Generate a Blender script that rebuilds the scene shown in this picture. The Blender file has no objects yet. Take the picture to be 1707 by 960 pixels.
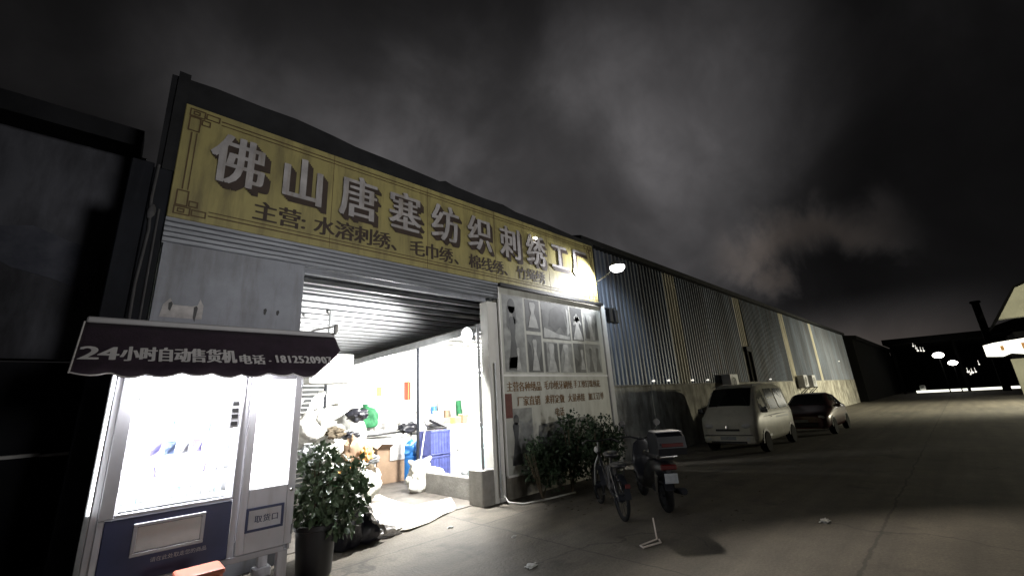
import bpy, bmesh, math, random
from math import radians as R, pi, sin, cos
from mathutils import Vector as V, Matrix, noise as mn
random.seed(7)
S = bpy.context.scene
COL = S.collection

# ------------------------------------------------------------------ camera
cd = bpy.data.cameras.new('camera'); cam = bpy.data.objects.new('camera', cd); COL.objects.link(cam)
cd.sensor_width = 36; cd.lens = 36 * 690 / 1707; cd.clip_end = 3000; cd.clip_start = .05
def _camspace(px, py): return V((px - 853.5, 480 - py, -690)).normalized()
_Z = _camspace(700, -1960); _X = _camspace(1602, 628); _X = (_X - _Z * _X.dot(_Z)).normalized(); _Y = _Z.cross(_X)
cam.matrix_world = Matrix.Translation((0, 0, 1.75)) @ Matrix((_X, _Y, _Z)).to_4x4()
S.camera = cam

# ------------------------------------------------------------------ night sky, lit from below by the town
W = bpy.data.worlds.new('World'); S.world = W; W.use_nodes = True
nt = W.node_tree; nd = nt.nodes; lk = nt.links
bg = nd['Background']
tc = nd.new('ShaderNodeTexCoord')
def wn(t, **k):
    n = nd.new(t)
    for a, b in k.items(): setattr(n, a, b)
    return n
def nz(scale, detail, rough, dist, off):
    mp = wn('ShaderNodeMapping'); mp.inputs['Location'].default_value = off; mp.inputs['Scale'].default_value = (1.15, 1.15, .85); mp.inputs['Rotation'].default_value = (.5, -.4, .3)
    lk.new(tc.outputs['Generated'], mp.inputs[0])
    n = wn('ShaderNodeTexNoise'); n.inputs['Scale'].default_value = scale; n.inputs['Detail'].default_value = detail
    n.inputs['Roughness'].default_value = rough; n.inputs['Distortion'].default_value = dist
    lk.new(mp.outputs[0], n.inputs['Vector']); return n
def wm(op, a, b=None, c=None):
    n = wn('ShaderNodeMath', operation=op)
    for i, x in enumerate((a, b, c)):
        if x is None: continue
        if isinstance(x, (int, float)): n.inputs[i].default_value = x
        else: lk.new(x, n.inputs[i])
    return n.outputs[0]
def mapr(x, a, b, c, d, smooth=True):
    n = wn('ShaderNodeMapRange')
    if smooth: n.interpolation_type = 'SMOOTHSTEP'
    lk.new(x, n.inputs['Value'])
    for k, v in zip(('From Min', 'From Max', 'To Min', 'To Max'), (a, b, c, d)): n.inputs[k].default_value = v
    return n.outputs[0]
def toward(d, a, b):
    d = V(d).normalized(); n = wn('ShaderNodeVectorMath', operation='DOT_PRODUCT')
    lk.new(tc.outputs['Generated'], n.inputs[0]); n.inputs[1].default_value = d
    return mapr(n.outputs['Value'], a, b, 0, 1)
clouds = mapr(nz(2.6, 6, .5, .35, (3.1, 1.7, .4)).outputs['Fac'], .33, .72, .15, 1)
wisps = mapr(nz(6.5, 5, .55, .35, (.3, 5.2, 2.4)).outputs['Fac'], .3, .75, .7, 1.15)
glow = toward((.58, .62, .53), .74, 1.0)       # the town's glow above the shed
low = toward((.945, .155, .262), .982, .9995)        # reddish cloud low over the road
base = wm('MULTIPLY_ADD', glow, .022, .0028)
cl = wm('MULTIPLY', wm('MULTIPLY', clouds, wisps), wm('MULTIPLY_ADD', glow, .085, .0060))
sz = wn('ShaderNodeSeparateXYZ'); lk.new(tc.outputs['Generated'], sz.inputs[0])
grey = wm('MULTIPLY', wm('ADD', base, cl), mapr(sz.outputs['Z'], .50, .86, 1.0, .14))
mixc = wn('ShaderNodeMix', data_type='RGBA')

mixc.inputs['A'].default_value = (1.0, .955, .985, 1); mixc.inputs['B'].default_value = (1.12, .95, .86, 1)
sx = wn('ShaderNodeSeparateXYZ'); lk.new(tc.outputs['Generated'], sx.inputs[0])
zz = wm('ADD', sx.outputs['Z'], wm('MULTIPLY', wm('SUBTRACT', wisps, .92), .22))
band = wm('MULTIPLY', mapr(zz, .19, .25, 0, 1), mapr(zz, .255, .34, 1, 0))
low = wm('MULTIPLY', low, band)
hor = wm('MULTIPLY', toward((.985, .11, .09), .975, 1.0), mapr(sx.outputs['Z'], .05, .17, 1, 0))
sc = wn('ShaderNodeVectorMath', operation='SCALE')
lk.new(mixc.outputs['Result'], sc.inputs[0]); lk.new(wm('ADD', grey, wm('ADD', wm('MULTIPLY', low, wm('MULTIPLY_ADD', clouds, .055, .008)), wm('MULTIPLY', hor, wm('MULTIPLY', wisps, .045)))), sc.inputs['Scale'])
lk.new(wm('MAXIMUM', low, hor), mixc.inputs['Factor']); lk.new(sc.outputs[0], bg.inputs['Color']); bg.inputs['Strength'].default_value = 1.15

S.view_settings.view_transform = 'Standard'; S.view_settings.look = 'None'
S.view_settings.exposure = 0.0; S.view_settings.gamma = 1
S.render.engine = 'CYCLES'
S.cycles.use_denoising = True
S.cycles.max_bounces = 6; S.cycles.diffuse_bounces = 3; S.cycles.glossy_bounces = 3; S.cycles.transparent_max_bounces = 12
S.cycles.sample_clamp_indirect = 3.0; S.cycles.caustics_reflective = False; S.cycles.caustics_refractive = False

# ------------------------------------------------------------------ lamps of the place, and one added fill
def lamp(name, kind, loc, power, color=(1, 1, 1), target=None, **k):
    l = bpy.data.lights.new(name, kind); l.energy = power; l.color = color
    for a, b in k.items(): setattr(l, a, b)
    o = bpy.data.objects.new(name, l); COL.objects.link(o); o.location = loc
    if target is not None:
        o.rotation_euler = (V(target) - V(loc)).to_track_quat('-Z', 'Y').to_euler()
    return o
FLOOD = V((9.72, 5.78, 5.26))
lamp('corner_floodlight_spill', 'SPOT', FLOOD + V((-.27, .04, -.24)), 520, (.98, .98, 1), FLOOD + V((-.8, .77, -.45)), spot_size=R(104), spot_blend=.4, shadow_soft_size=.07)
lamp('corner_floodlight_halo', 'SPOT', FLOOD + V((.24, .0, -.24)), 95, (.72, .85, 1), FLOOD + V((.5, .9, -.75)), spot_size=R(115), spot_blend=.6, shadow_soft_size=.1)
lamp('corner_floodlight_beam', 'SPOT', FLOOD + V((-.16, -.24, -.12)), 2000, (1, .90, .76), FLOOD + V((-5.5, -8.4, .3)), spot_size=R(108), spot_blend=.25, shadow_soft_size=.1)
lamp('facing_fill', 'SPOT', (4.0, -13, 3.0), 4900, (1, .97, .95), (4.7, 6.4, 5.5), spot_size=R(46), spot_blend=1, shadow_soft_size=1.1)  # added fill for the sign and shop front, unseen behind the camera
lamp('street_lamp_light', 'POINT', (41, -10, 2.3), 6800, (1, .94, .70), shadow_soft_size=.3)
lamp('road_lamp_light', 'SPOT', (38, -8, 7.5), 15000, (1, .95, .70), (38, -1, 0), spot_size=R(104), spot_blend=.8, shadow_soft_size=.3)
lamp('workshop_floodlight_light', 'SPOT', (5.22, 6.98, 3.16), 3600, (1, .99, .95), (3.4, 9.6, .2), spot_size=R(158), spot_blend=.5, shadow_soft_size=.12)
for tx, ty in ((7.2, 9.4), (8.6, 11.2), (6.6, 13.2), (10.5, 14.2)):
    lamp('workshop_tube_light', 'POINT', (tx, ty, 2.62), 640, (1, 1, .97), shadow_soft_size=.25)
for vx in (.34, .98):
    lamp('awning_bulb_light', 'POINT', (vx, 5.27, 2.16), 26, (.97, .97, 1), shadow_soft_size=.05)
for vx, vt in ((.21, .7), (1.04, .5)):
    lamp('vending_side_light', 'AREA', (vx, 5.49, 1.66), 27, (.96, .97, 1), (vt, 5.75, 1.66), shape='RECTANGLE', size=.03, size_y=1.15)
lamp('vending_led_light', 'AREA', (.64, 5.50, 2.24), 150, (.96, .97, 1), (.64, 5.75, 1.3), shape='RECTANGLE', size=.8, size_y=.04)

# ------------------------------------------------------------------ materials
def mat(name, col, rough=.7, metal=0., var=.25, scale=3., bump=0., bscale=None, col2=None, spec=.5, stretch=(1, 1, 1), emit=None, estr=0., coat=0., contrast=(.35, .68)):
    m = bpy.data.materials.new(name); m.use_nodes = True
    t = m.node_tree; n = t.nodes; b = n['Principled BSDF']
    b.inputs['Roughness'].default_value = rough; b.inputs['Metallic'].default_value = metal
    b.inputs['Specular IOR Level'].default_value = spec; b.inputs['Coat Weight'].default_value = coat
    c = tuple(col); c2 = tuple(col2) if col2 else tuple(x * (1 - var) for x in c)
    x = n.new('ShaderNodeTexCoord'); mp = n.new('ShaderNodeMapping'); mp.inputs['Scale'].default_value = stretch
    t.links.new(x.outputs['Object'], mp.inputs[0])
    z = n.new('ShaderNodeTexNoise'); z.inputs['Scale'].default_value = scale; z.inputs['Detail'].default_value = 6; z.inputs['Roughness'].default_value = .6
    t.links.new(mp.outputs[0], z.inputs['Vector'])
    r = n.new('ShaderNodeValToRGB'); r.color_ramp.elements[0].position = contrast[0]; r.color_ramp.elements[1].position = contrast[1]
    r.color_ramp.elements[0].color = c2 + (1,); r.color_ramp.elements[1].color = c + (1,)
    t.links.new(z.outputs['Fac'], r.inputs[0]); t.links.new(r.outputs[0], b.inputs['Base Color'])
    if bump:
        z2 = n.new('ShaderNodeTexNoise'); z2.inputs['Scale'].default_value = bscale or scale * 6; z2.inputs['Detail'].default_value = 4
        t.links.new(mp.outputs[0], z2.inputs['Vector'])
        bp = n.new('ShaderNodeBump'); bp.inputs['Strength'].default_value = bump; bp.inputs['Distance'].default_value = .02
        t.links.new(z2.outputs['Fac'], bp.inputs['Height']); t.links.new(bp.outputs[0], b.inputs['Normal'])
    if emit:
        b.inputs['Emission Color'].default_value = tuple(emit) + (1,); b.inputs['Emission Strength'].default_value = estr
    return m
def glassmat(name, tint, alpha, rough=.03):
    m = bpy.data.materials.new(name); m.use_nodes = True
    t = m.node_tree; n = t.nodes; n.remove(n['Principled BSDF'])
    tr = n.new('ShaderNodeBsdfTransparent'); tr.inputs[0].default_value = tuple(tint) + (1,)
    gl = n.new('ShaderNodeBsdfGlossy'); gl.inputs['Roughness'].default_value = rough
    mx = n.new('ShaderNodeMixShader'); mx.inputs[0].default_value = alpha
    t.links.new(tr.outputs[0], mx.inputs[1]); t.links.new(gl.outputs[0], mx.inputs[2]); t.links.new(mx.outputs[0], n['Material Output'].inputs[0])
    return m
M = {}
M['shed'] = mat('corrugated_steel', (.21, .245, .31), .5, .2, .6, .7, .25, 6, stretch=(1, 1, .25))
M['shed_strip'] = mat('translucent_sheet', (.72, .68, .55), .6, 0, .35, 2, stretch=(1, 1, .3))
M['basewall'] = mat('plastered_wall', (.52, .5, .43), .9, 0, .5, 1.1, .5, 9, contrast=(.4, .62))
M['roofdark'] = mat('dark_roof_sheet', (.022, .023, .026), .85, .0, .4, 2, .3, spec=.2)
M['rib'] = mat('shutter_steel', (.36, .38, .42), .42, .5, .35, 2.5, .1, stretch=(.4, 1, 4))
M['panel'] = mat('galvanised_panel', (.33, .35, .40), .6, .2, .35, 1.6, .15, 12, contrast=(.3, .7))
M['stain'] = mat('torn_paper', (.62, .6, .6), .9, 0, .4, 9)
M['black'] = mat('black_plastic', (.012, .012, .014), .45, 0, .3, 5)
M['darksteel'] = mat('dark_steel', (.010, .012, .018), .7, .0, .5, 2, .2, spec=.25)
M['greysteel'] = mat('grey_steel', (.3, .31, .32), .45, .6, .3, 5)
M['white'] = mat('white_paint', (.78, .78, .76), .55, 0, .12, 3, .08)
M['whitewall'] = mat('white_wall', (.8, .8, .77), .85, 0, .12, 1.5, .2)
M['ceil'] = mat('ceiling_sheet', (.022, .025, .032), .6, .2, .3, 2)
M['purlin'] = mat('purlin_steel', (.74, .75, .78), .4, .0, .2, 4)
M['concrete'] = mat('concrete', (.34, .33, .31), .9, 0, .35, 3, .4)
M['sign'] = mat('sign_yellow', (.37, .325, .125), .5, 0, .30, 2.2, .35, 5, col2=(.25, .22, .09), stretch=(1, 1, .45), contrast=(.28, .7))
M['signframe'] = mat('sign_ornament', (.10, .06, .022), .6, 0, .3, 6)
M['letter'] = mat('letter_grey_white', (.45, .435, .445), .55, 0, .4, 3.5, .2)
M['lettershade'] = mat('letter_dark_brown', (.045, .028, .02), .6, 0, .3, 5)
M['maroon'] = mat('awning_cloth', (.058, .038, .062), .75, 0, .3, 6, .3, 60)
M['awntext'] = mat('awning_lettering', (.88, .86, .88), .6, 0, .08, 9)
M['leaf'] = mat('leaf_green', (.035, .065, .028), .6, 0, .5, 9, col2=(.014, .035, .014))
M['leafpale'] = mat('leaf_pale', (.15, .20, .12), .35, 0, .5, 7, col2=(.04, .075, .035))
M['stem'] = mat('stem_brown', (.09, .07, .045), .9, 0, .3, 9)
M['sack'] = mat('woven_sack', (.66, .65, .60), .75, 0, .35, 7, .9, 9)
M['cloth'] = mat('pale_cloth', (.70, .68, .65), .85, 0, .35, 6, .8, 9)
M['tarp'] = mat('cream_tarp', (.72, .68, .60), .7, 0, .12, 3, .3, 7)
M['card'] = mat('cardboard', (.30, .205, .135), .85, 0, .2, 4, .1)
M['blue'] = mat('blue_plastic', (.03, .17, .46), .4, 0, .3, 4)
M['indigo'] = mat('indigo_crate', (.10, .12, .36), .45, 0, .4, 7)
M['green'] = mat('green_cloth', (.02, .16, .06), .8, 0, .4, 9)
M['orange'] = mat('orange_red_plastic', (.55, .13, .075), .5, 0, .2, 5, col2=(.48, .16, .10))
M['red'] = mat('red_paper', (.60, .06, .03), .8, 0, .2, 8)
M['amber'] = mat('amber_paper', (.75, .40, .14), .8, 0, .2, 8)
M['film'] = mat('crumpled_plastic_film', (.62, .6, .58), .25, 0, .35, 6, .9, 14)
M['blackbag'] = mat('black_bag', (.012, .012, .018), .4, 0, .3, 5, .6, 9)
M['rubber'] = mat('tyre_rubber', (.012, .012, .013), .9, 0, .3, 12, spec=.15)
M['vanwhite'] = mat('van_paint', (.66, .64, .56), .4, 0, .12, 2, spec=.3)
M['carred'] = mat('red_car_paint', (.075, .014, .013), .3, .1, .15, 2, coat=.4)
M['carglass'] = mat('car_glass', (.016, .018, .016), .12, 0, .2, 2, spec=.35)
M['chrome'] = mat('chrome', (.75, .75, .75), .15, 1., .1, 5)
M['bikeblack'] = mat('bike_black', (.010, .011, .015), .35, 0, .3, 5)
M['plate'] = mat('number_plate', (.32, .34, .36), .6, 0, .3, 9)
M['lens'] = mat('lamp_lens', (.7, .7, .7), .15, 0, .1, 5, spec=.8)
M['tail'] = mat('tail_lens', (.07, .006, .006), .25, 0, .1, 5)
M['navy'] = mat('navy_panel', (.035, .045, .13), .4, 0, .35, 2.5)
M['vmwhite'] = mat('machine_enamel', (.62, .62, .66), .4, 0, .1, 3)
M['vmgrey'] = mat('machine_grey', (.48, .48, .51), .45, 0, .15, 4)
M['light'] = mat('light_box', (.9, .9, .9), .5, 0, 0, 3, emit=(1, 1, 1), estr=3.2)
M['lightscreen'] = mat('display_light', (.9, .9, .9), .5, 0, 0, 3, emit=(1, .985, 1), estr=4.5)
M['led'] = mat('led_strip', (.9, .9, .9), .5, 0, 0, 3, emit=(.97, .98, 1), estr=14)
M['lampwhite'] = mat('floodlight_lens', (.9, .9, .9), .5, 0, 0, 3, emit=(1, 1, 1), estr=9)
M['tube'] = mat('tube_glow', (.9, .9, .9), .5, 0, 0, 3, emit=(1, 1, .97), estr=12)
M['farlight'] = mat('far_lamp_glow', (.9, .9, .9), .5, 0, 0, 3, emit=(1, .97, .88), estr=14)
M['farsign_and_barrier'] = mat('lit_sign_and_painted_barrier', (.9, .9, .9), .5, 0, 0, 3, emit=(1, .99, .86), estr=1.6)
M['fardot'] = mat('small_lamp_glow', (.9, .9, .9), .5, 0, 0, 3, emit=(1, .96, .86), estr=1.1)
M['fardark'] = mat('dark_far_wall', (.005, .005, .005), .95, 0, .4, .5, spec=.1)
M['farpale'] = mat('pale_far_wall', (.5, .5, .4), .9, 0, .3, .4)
M['leftwall'] = mat('grey_far_wall', (.14, .145, .17), .9, 0, .45, .55, .2, contrast=(.3, .75))
M['leftpatch'] = mat('dark_wall_patch', (.05, .055, .075), .9, 0, .6, 3, col2=(.10, .105, .13))  # darker mottled tone for the patch on the upper wall
M['poster'] = mat('poster_vinyl', (.50, .51, .47), .5, 0, .15, 2.5, .12, 5)
M['postertext'] = mat('poster_lettering', (.19, .11, .05), .7, 0, .3, 14)
M['ph_dark'] = mat('photo_dark', (.05, .053, .057), .55, 0, .55, 4, col2=(.10, .105, .11))
M['ph_mid'] = mat('photo_mid', (.17, .178, .178), .55, 0, .35, 4, col2=(.09, .095, .10))
M['ph_light'] = mat('photo_light', (.30, .315, .305), .55, 0, .3, 5, col2=(.17, .175, .175))
M['ph_pale'] = mat('photo_pale', (.46, .47, .46), .55, 0, .4, 6, col2=(.27, .28, .28))
M['redplate'] = mat('dark_red_plate', (.13, .035, .03), .6, 0, .3, 9)
M['glass'] = glassmat('clear_glass', (.97, .98, 1), .06)
M['hose'] = mat('pale_hose', (.5, .5, .48), .5, 0, .2, 9)
M['hosedark'] = mat('dusty_cable', (.06, .06, .065), .7, 0, .3, 9)
M['cyanrag'] = mat('pale_blue_cloth', (.30, .45, .6), .85, 0, .3, 6)
M['floor'] = mat('worn_floor', (.13, .115, .10), .7, 0, .5, 2.5, .3)
M['wire'] = mat('pale_wire', (.62, .55, .50), .4, .3, .2, 9)
M['litter'] = mat('pale_litter', (.6, .6, .58), .8, 0, .3, 30)

# the yard: poured concrete, stained, with slab joints and a crack
def ground_mat():
    m = bpy.data.materials.new('yard_concrete'); m.use_nodes = True
    t = m.node_tree; n = t.nodes; b = n['Principled BSDF']; L = t.links.new
    g = n.new('ShaderNodeTexCoord')
    def ns(s, d, lo, hi, a, c, rough=.6):
        z = n.new('ShaderNodeTexNoise'); z.inputs['Scale'].default_value = s; z.inputs['Detail'].default_value = d; z.inputs['Roughness'].default_value = rough
        L(g.outputs['Object'], z.inputs['Vector'])
        r = n.new('ShaderNodeMapRange'); L(z.outputs['Fac'], r.inputs['Value'])
        for k, v in zip(('From Min', 'From Max', 'To Min', 'To Max'), (lo, hi, a, c)): r.inputs[k].default_value = v
        return r.outputs[0]
    def mul(a, c):
        q = n.new('ShaderNodeMath'); q.operation = 'MULTIPLY'; L(a, q.inputs[0]); L(c, q.inputs[1]); return q.outputs[0]
    f = mul(mul(ns(.35, 5, .3, .7, .55, 1.1), ns(2.3, 7, .3, .72, .6, 1.1, .7)), ns(38, 3, .3, .7, .62, 1.2))
    # joints: world lines, wobbled a little
    sx = n.new('ShaderNodeSeparateXYZ'); L(g.outputs['Object'], sx.inputs[0])
    wob = ns(1.7, 4, 0, 1, -.09, .09)
    def line(axis, pos, w):
        a = n.new('ShaderNodeMath'); a.operation = 'ADD'; L(sx.outputs[axis], a.inputs[0]); L(wob, a.inputs[1])
        s = n.new('ShaderNodeMath'); s.operation = 'SUBTRACT'; L(a.outputs[0], s.inputs[0]); s.inputs[1].default_value = pos
        q = n.new('ShaderNodeMath'); q.operation = 'ABSOLUTE'; L(s.outputs[0], q.inputs[0])
        r = n.new('ShaderNodeMapRange'); L(q.outputs[0], r.inputs['Value'])
        for k, v in zip(('From Min', 'From Max', 'To Min', 'To Max'), (w * .4, w, .3, 1)): r.inputs[k].default_value = v
        return r.outputs[0]
    for ax, ps, w in (('Y', 1.12, .022), ('Y', 5.62, .02), ('Y', -3.4, .02), ('X', 4.5, .018), ('X', 15.2, .03), ('X', 26, .04)):
        f = mul(f, line(ax, ps, w))
    # cracks: cell edges, only in places; oil stains; pale patches
    vo = n.new('ShaderNodeTexVoronoi'); vo.feature = 'DISTANCE_TO_EDGE'; vo.inputs['Scale'].default_value = .42
    dz = n.new('ShaderNodeTexNoise'); dz.inputs['Scale'].default_value = 1.6; dz.inputs['Detail'].default_value = 6; L(g.outputs['Object'], dz.inputs['Vector'])
    dv = n.new('ShaderNodeVectorMath'); dv.operation = 'MULTIPLY_ADD'; L(dz.outputs['Color'], dv.inputs[0]); dv.inputs[1].default_value = (.9, .9, 0); L(g.outputs['Object'], dv.inputs[2])
    L(dv.outputs[0], vo.inputs['Vector'])
    cr = n.new('ShaderNodeMapRange'); L(vo.outputs['Distance'], cr.inputs['Value'])
    for k, v in zip(('From Min', 'From Max', 'To Min', 'To Max'), (.003, .011, .35, 1)): cr.inputs[k].default_value = v
    ms = ns(.22, 3, .5, .56, 0, 1)
    mm = n.new('ShaderNodeMix'); L(ms, mm.inputs['Factor']); mm.inputs['A'].default_value = 1; L(cr.outputs[0], mm.inputs['B'])
    f = mul(f, mm.outputs['Result'])
    # tyre marks and drag marks along the yard
    mpx = n.new('ShaderNodeMapping'); mpx.inputs['Scale'].default_value = (.10, 1.5, 1); mpx.inputs['Rotation'].default_value = (0, 0, R(-4)); L(g.outputs['Object'], mpx.inputs[0])
    zt = n.new('ShaderNodeTexNoise'); zt.inputs['Scale'].default_value = 1.6; zt.inputs['Detail'].default_value = 5; L(mpx.outputs[0], zt.inputs['Vector'])
    rt = n.new('ShaderNodeMapRange'); L(zt.outputs['Fac'], rt.inputs['Value'])
    for k, v in zip(('From Min', 'From Max', 'To Min', 'To Max'), (.38, .66, 1.15, .6)): rt.inputs[k].default_value = v
    f = mul(f, rt.outputs[0])
    f = mul(f, ns(.9, 4, .60, .70, 1, .35)); f = mul(f, ns(.55, 5, .64, .70, 1, 1.35)); f = mul(f, ns(140, 2, .25, .75, .7, 1.25))
    mx = n.new('ShaderNodeMix'); mx.data_type = 'RGBA'; L(f, mx.inputs['Factor'])
    mx.inputs['A'].default_value = (.022, .02, .018, 1); mx.inputs['B'].default_value = (.138, .12, .096, 1)
    L(mx.outputs['Result'], b.inputs['Base Color']); b.inputs['Roughness'].default_value = .82
    z = n.new('ShaderNodeTexNoise'); z.inputs['Scale'].default_value = 24; z.inputs['Detail'].default_value = 6; L(g.outputs['Object'], z.inputs['Vector'])
    bp = n.new('ShaderNodeBump'); bp.inputs['Strength'].default_value = .5; bp.inputs['Distance'].default_value = .02
    L(z.outputs['Fac'], bp.inputs['Height']); L(bp.outputs[0], b.inputs['Normal'])
    return m
M['ground'] = ground_mat()
def streak(m, col, amount, sc=3.2, sz=.22, lo=.5, hi=.72):
    """rain streaks and grime running down an upright face"""
    t = m.node_tree; n = t.nodes; b = n['Principled BSDF']; src = b.inputs['Base Color'].links[0].from_socket
    x = n.new('ShaderNodeTexCoord'); mp = n.new('ShaderNodeMapping'); mp.inputs['Scale'].default_value = (sc, sc, sz); t.links.new(x.outputs['Object'], mp.inputs[0])
    z = n.new('ShaderNodeTexNoise'); z.inputs['Scale'].default_value = 2.2; z.inputs['Detail'].default_value = 7; z.inputs['Roughness'].default_value = .65; t.links.new(mp.outputs[0], z.inputs['Vector'])
    q = n.new('ShaderNodeMapRange'); t.links.new(z.outputs['Fac'], q.inputs['Value'])
    for k, v in zip(('From Min', 'From Max', 'To Min', 'To Max'), (lo, hi, 0, amount)): q.inputs[k].default_value = v
    mx = n.new('ShaderNodeMix'); mx.data_type = 'RGBA'; t.links.new(q.outputs[0], mx.inputs['Factor']); t.links.new(src, mx.inputs['A']); mx.inputs['B'].default_value = tuple(col) + (1,)
    t.links.new(mx.outputs['Result'], b.inputs['Base Color'])
streak(M['sign'], (.12, .10, .05), .75, 2.4, .35, .46, .70); streak(M['letter'], (.22, .19, .15), .7, 4, .5, .46, .68)
streak(M['shed'], (.085, .06, .045), .8, 2.2, .10, .48, .70); streak(M['shed_strip'], (.2, .16, .1), .7, 4, .15, .45, .7); streak(M['basewall'], (.12, .10, .08), .85, 1.4, .35, .46, .66)
streak(M['poster'], (.22, .21, .19), .6, 1.6, .3, .48, .7); streak(M['panel'], (.13, .12, .115), .6, 2, .3, .48, .7); streak(M['leftwall'], (.03, .03, .035), .9, .8, .2, .42, .66)
streak(M['vmwhite'], (.33, .31, .29), .5, 5, .5, .5, .75); streak(M['vanwhite'], (.36, .33, .27), .5, 1.6, 1.2, .5, .75); streak(M['maroon'], (.03, .024, .03), .6, 5, 2, .45, .7); streak(M['whitewall'], (.5, .47, .42), .6, 1, .3, .5, .72)

# ------------------------------------------------------------------ mesh building
SOFT = ('body', 'tied_neck', 'film', 'bag', 'rag', 'dark_cloth', 'plastic_scrap', 'rag_heap', 'cloth')
class MB:
    def __init__(s): s.v = []; s.f = []; s.sm = []
    def add(s, vs, fs, smooth=False):
        o = len(s.v); s.v += [V(p) for p in vs]; s.f += [tuple(i + o for i in f) for f in fs]; s.sm += [smooth] * len(fs); return s
    def bm(s, b, smooth=False, mtx=None):
        b.verts.ensure_lookup_table(); b.verts.index_update()
        vs = [(mtx @ v.co) if mtx else v.co.copy() for v in b.verts]
        s.add(vs, [tuple(v.index for v in f.verts) for f in b.faces], smooth); b.free(); return s
    def box(s, lo, hi, bevel=0., mtx=None, seg=1):
        b = bmesh.new(); lo = V(lo); hi = V(hi)
        bmesh.ops.create_cube(b, size=1, matrix=Matrix.Translation((lo + hi) / 2) @ Matrix.Diagonal(V((*(hi - lo), 1))))
        if bevel: bmesh.ops.bevel(b, geom=list(b.edges), offset=bevel, segments=seg, affect='EDGES', profile=.5)
        return s.bm(b, False, mtx)
    def prism(s, poly, axis, a, c):
        # polygon in the two other axes, extruded along axis from a to c
        n = len(poly); ax = 'XYZ'.index(axis)
        def p3(q, d): l = list(q); l.insert(ax, d); return V(l)
        vs = [p3(q, a) for q in poly] + [p3(q, c) for q in poly]
        fs = [tuple(range(n)), tuple(range(2 * n - 1, n - 1, -1))] + [(i, i + n, (i + 1) % n + n, (i + 1) % n) for i in range(n)]
        return s.add(vs, fs)
    def tube(s, pts, r, n=8, smooth=True, caps=True):
        pts = [V(p) for p in pts]; rs = r if isinstance(r, (list, tuple)) else [r] * len(pts)
        vs = []; up = None
        for i, p in enumerate(pts):
            d = (pts[min(i + 1, len(pts) - 1)] - pts[max(i - 1, 0)]).normalized()
            if up is None:
                up = V((0, 0, 1)) if abs(d.z) < .9 else V((1, 0, 0))
            u = d.cross(up).normalized(); w = u.cross(d).normalized(); up = w
            for k in range(n):
                a = 2 * pi * k / n; vs.append(p + (u * cos(a) + w * sin(a)) * rs[i])
        fs = [(i * n + k, i * n + (k + 1) % n, (i + 1) * n + (k + 1) % n, (i + 1) * n + k) for i in range(len(pts) - 1) for k in range(n)]
        s.add(vs, fs, smooth)
        if caps:
            o = len(s.v) - len(vs)
            s.f += [tuple(o + k for k in range(n - 1, -1, -1)), tuple(o + (len(pts) - 1) * n + k for k in range(n))]; s.sm += [False, False]
        return s
    def lathe(s, prof, c, n=20, axis='Z', smooth=True):
        vs = []
        for r, h in prof:
            for k in range(n):
                a = 2 * pi * k / n
                q = {'Z': (r * cos(a), r * sin(a), h), 'Y': (r * cos(a), h, r * sin(a)), 'X': (h, r * cos(a), r * sin(a))}[axis]
                vs.append(V(c) + V(q))
        fs = [(i * n + k, i * n + (k + 1) % n, (i + 1) * n + (k + 1) % n, (i + 1) * n + k) for i in range(len(prof) - 1) for k in range(n)]
        fs += [tuple(range(n)), tuple((len(prof) - 1) * n + k for k in range(n - 1, -1, -1))]
        return s.add(vs, fs, smooth)
    def torus(s, c, r, t, axis='Y', n=28, m=10):
        vs = []
        for i in range(n):
            a = 2 * pi * i / n
            for k in range(m):
                q = 2 * pi * k / m; d = r + t * cos(q)
                p = {'Y': (d * cos(a), t * sin(q), d * sin(a)), 'Z': (d * cos(a), d * sin(a), t * sin(q)), 'X': (t * sin(q), d * cos(a), d * sin(a))}[axis]
                vs.append(V(c) + V(p))
        fs = [(i * m + k, ((i + 1) % n) * m + k, ((i + 1) % n) * m + (k + 1) % m, i * m + (k + 1) % m) for i in range(n) for k in range(m)]
        return s.add(vs, fs, True)
    def blob(s, c, rad, rough=.12, freq=2.2, seed=0, sub=3, flat=True, ridge=0., folds=0.):
        b = bmesh.new(); bmesh.ops.create_icosphere(b, subdivisions=sub, radius=1)
        for v in b.verts:
            d = v.co.normalized()
            k = 1 + rough * mn.noise(d * freq + V((seed * 3.7, seed * 1.3, 0))) * 2 + ridge * (1 - 2 * abs(mn.noise(d * freq * 2.1 + V((seed, 9, seed)))))
            if folds: k += folds * (1 - 3 * abs(mn.noise(V((d.x * 3.2, d.y * 3.2, d.z * 1.4)) * 1.8 + V((seed * .7, 2, seed)))))  + folds * .5 * (1 - 3 * abs(mn.noise(V((d.x, d.y, d.z * .6)) * 11 + V((seed, 5, 1)))))
            p = V((d.x * rad[0], d.y * rad[1], d.z * rad[2])) * k
            if flat and p.z < -.72 * rad[2]: p.z = -.72 * rad[2]
            v.co = p + V(c)
        return s.bm(b, True)
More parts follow.
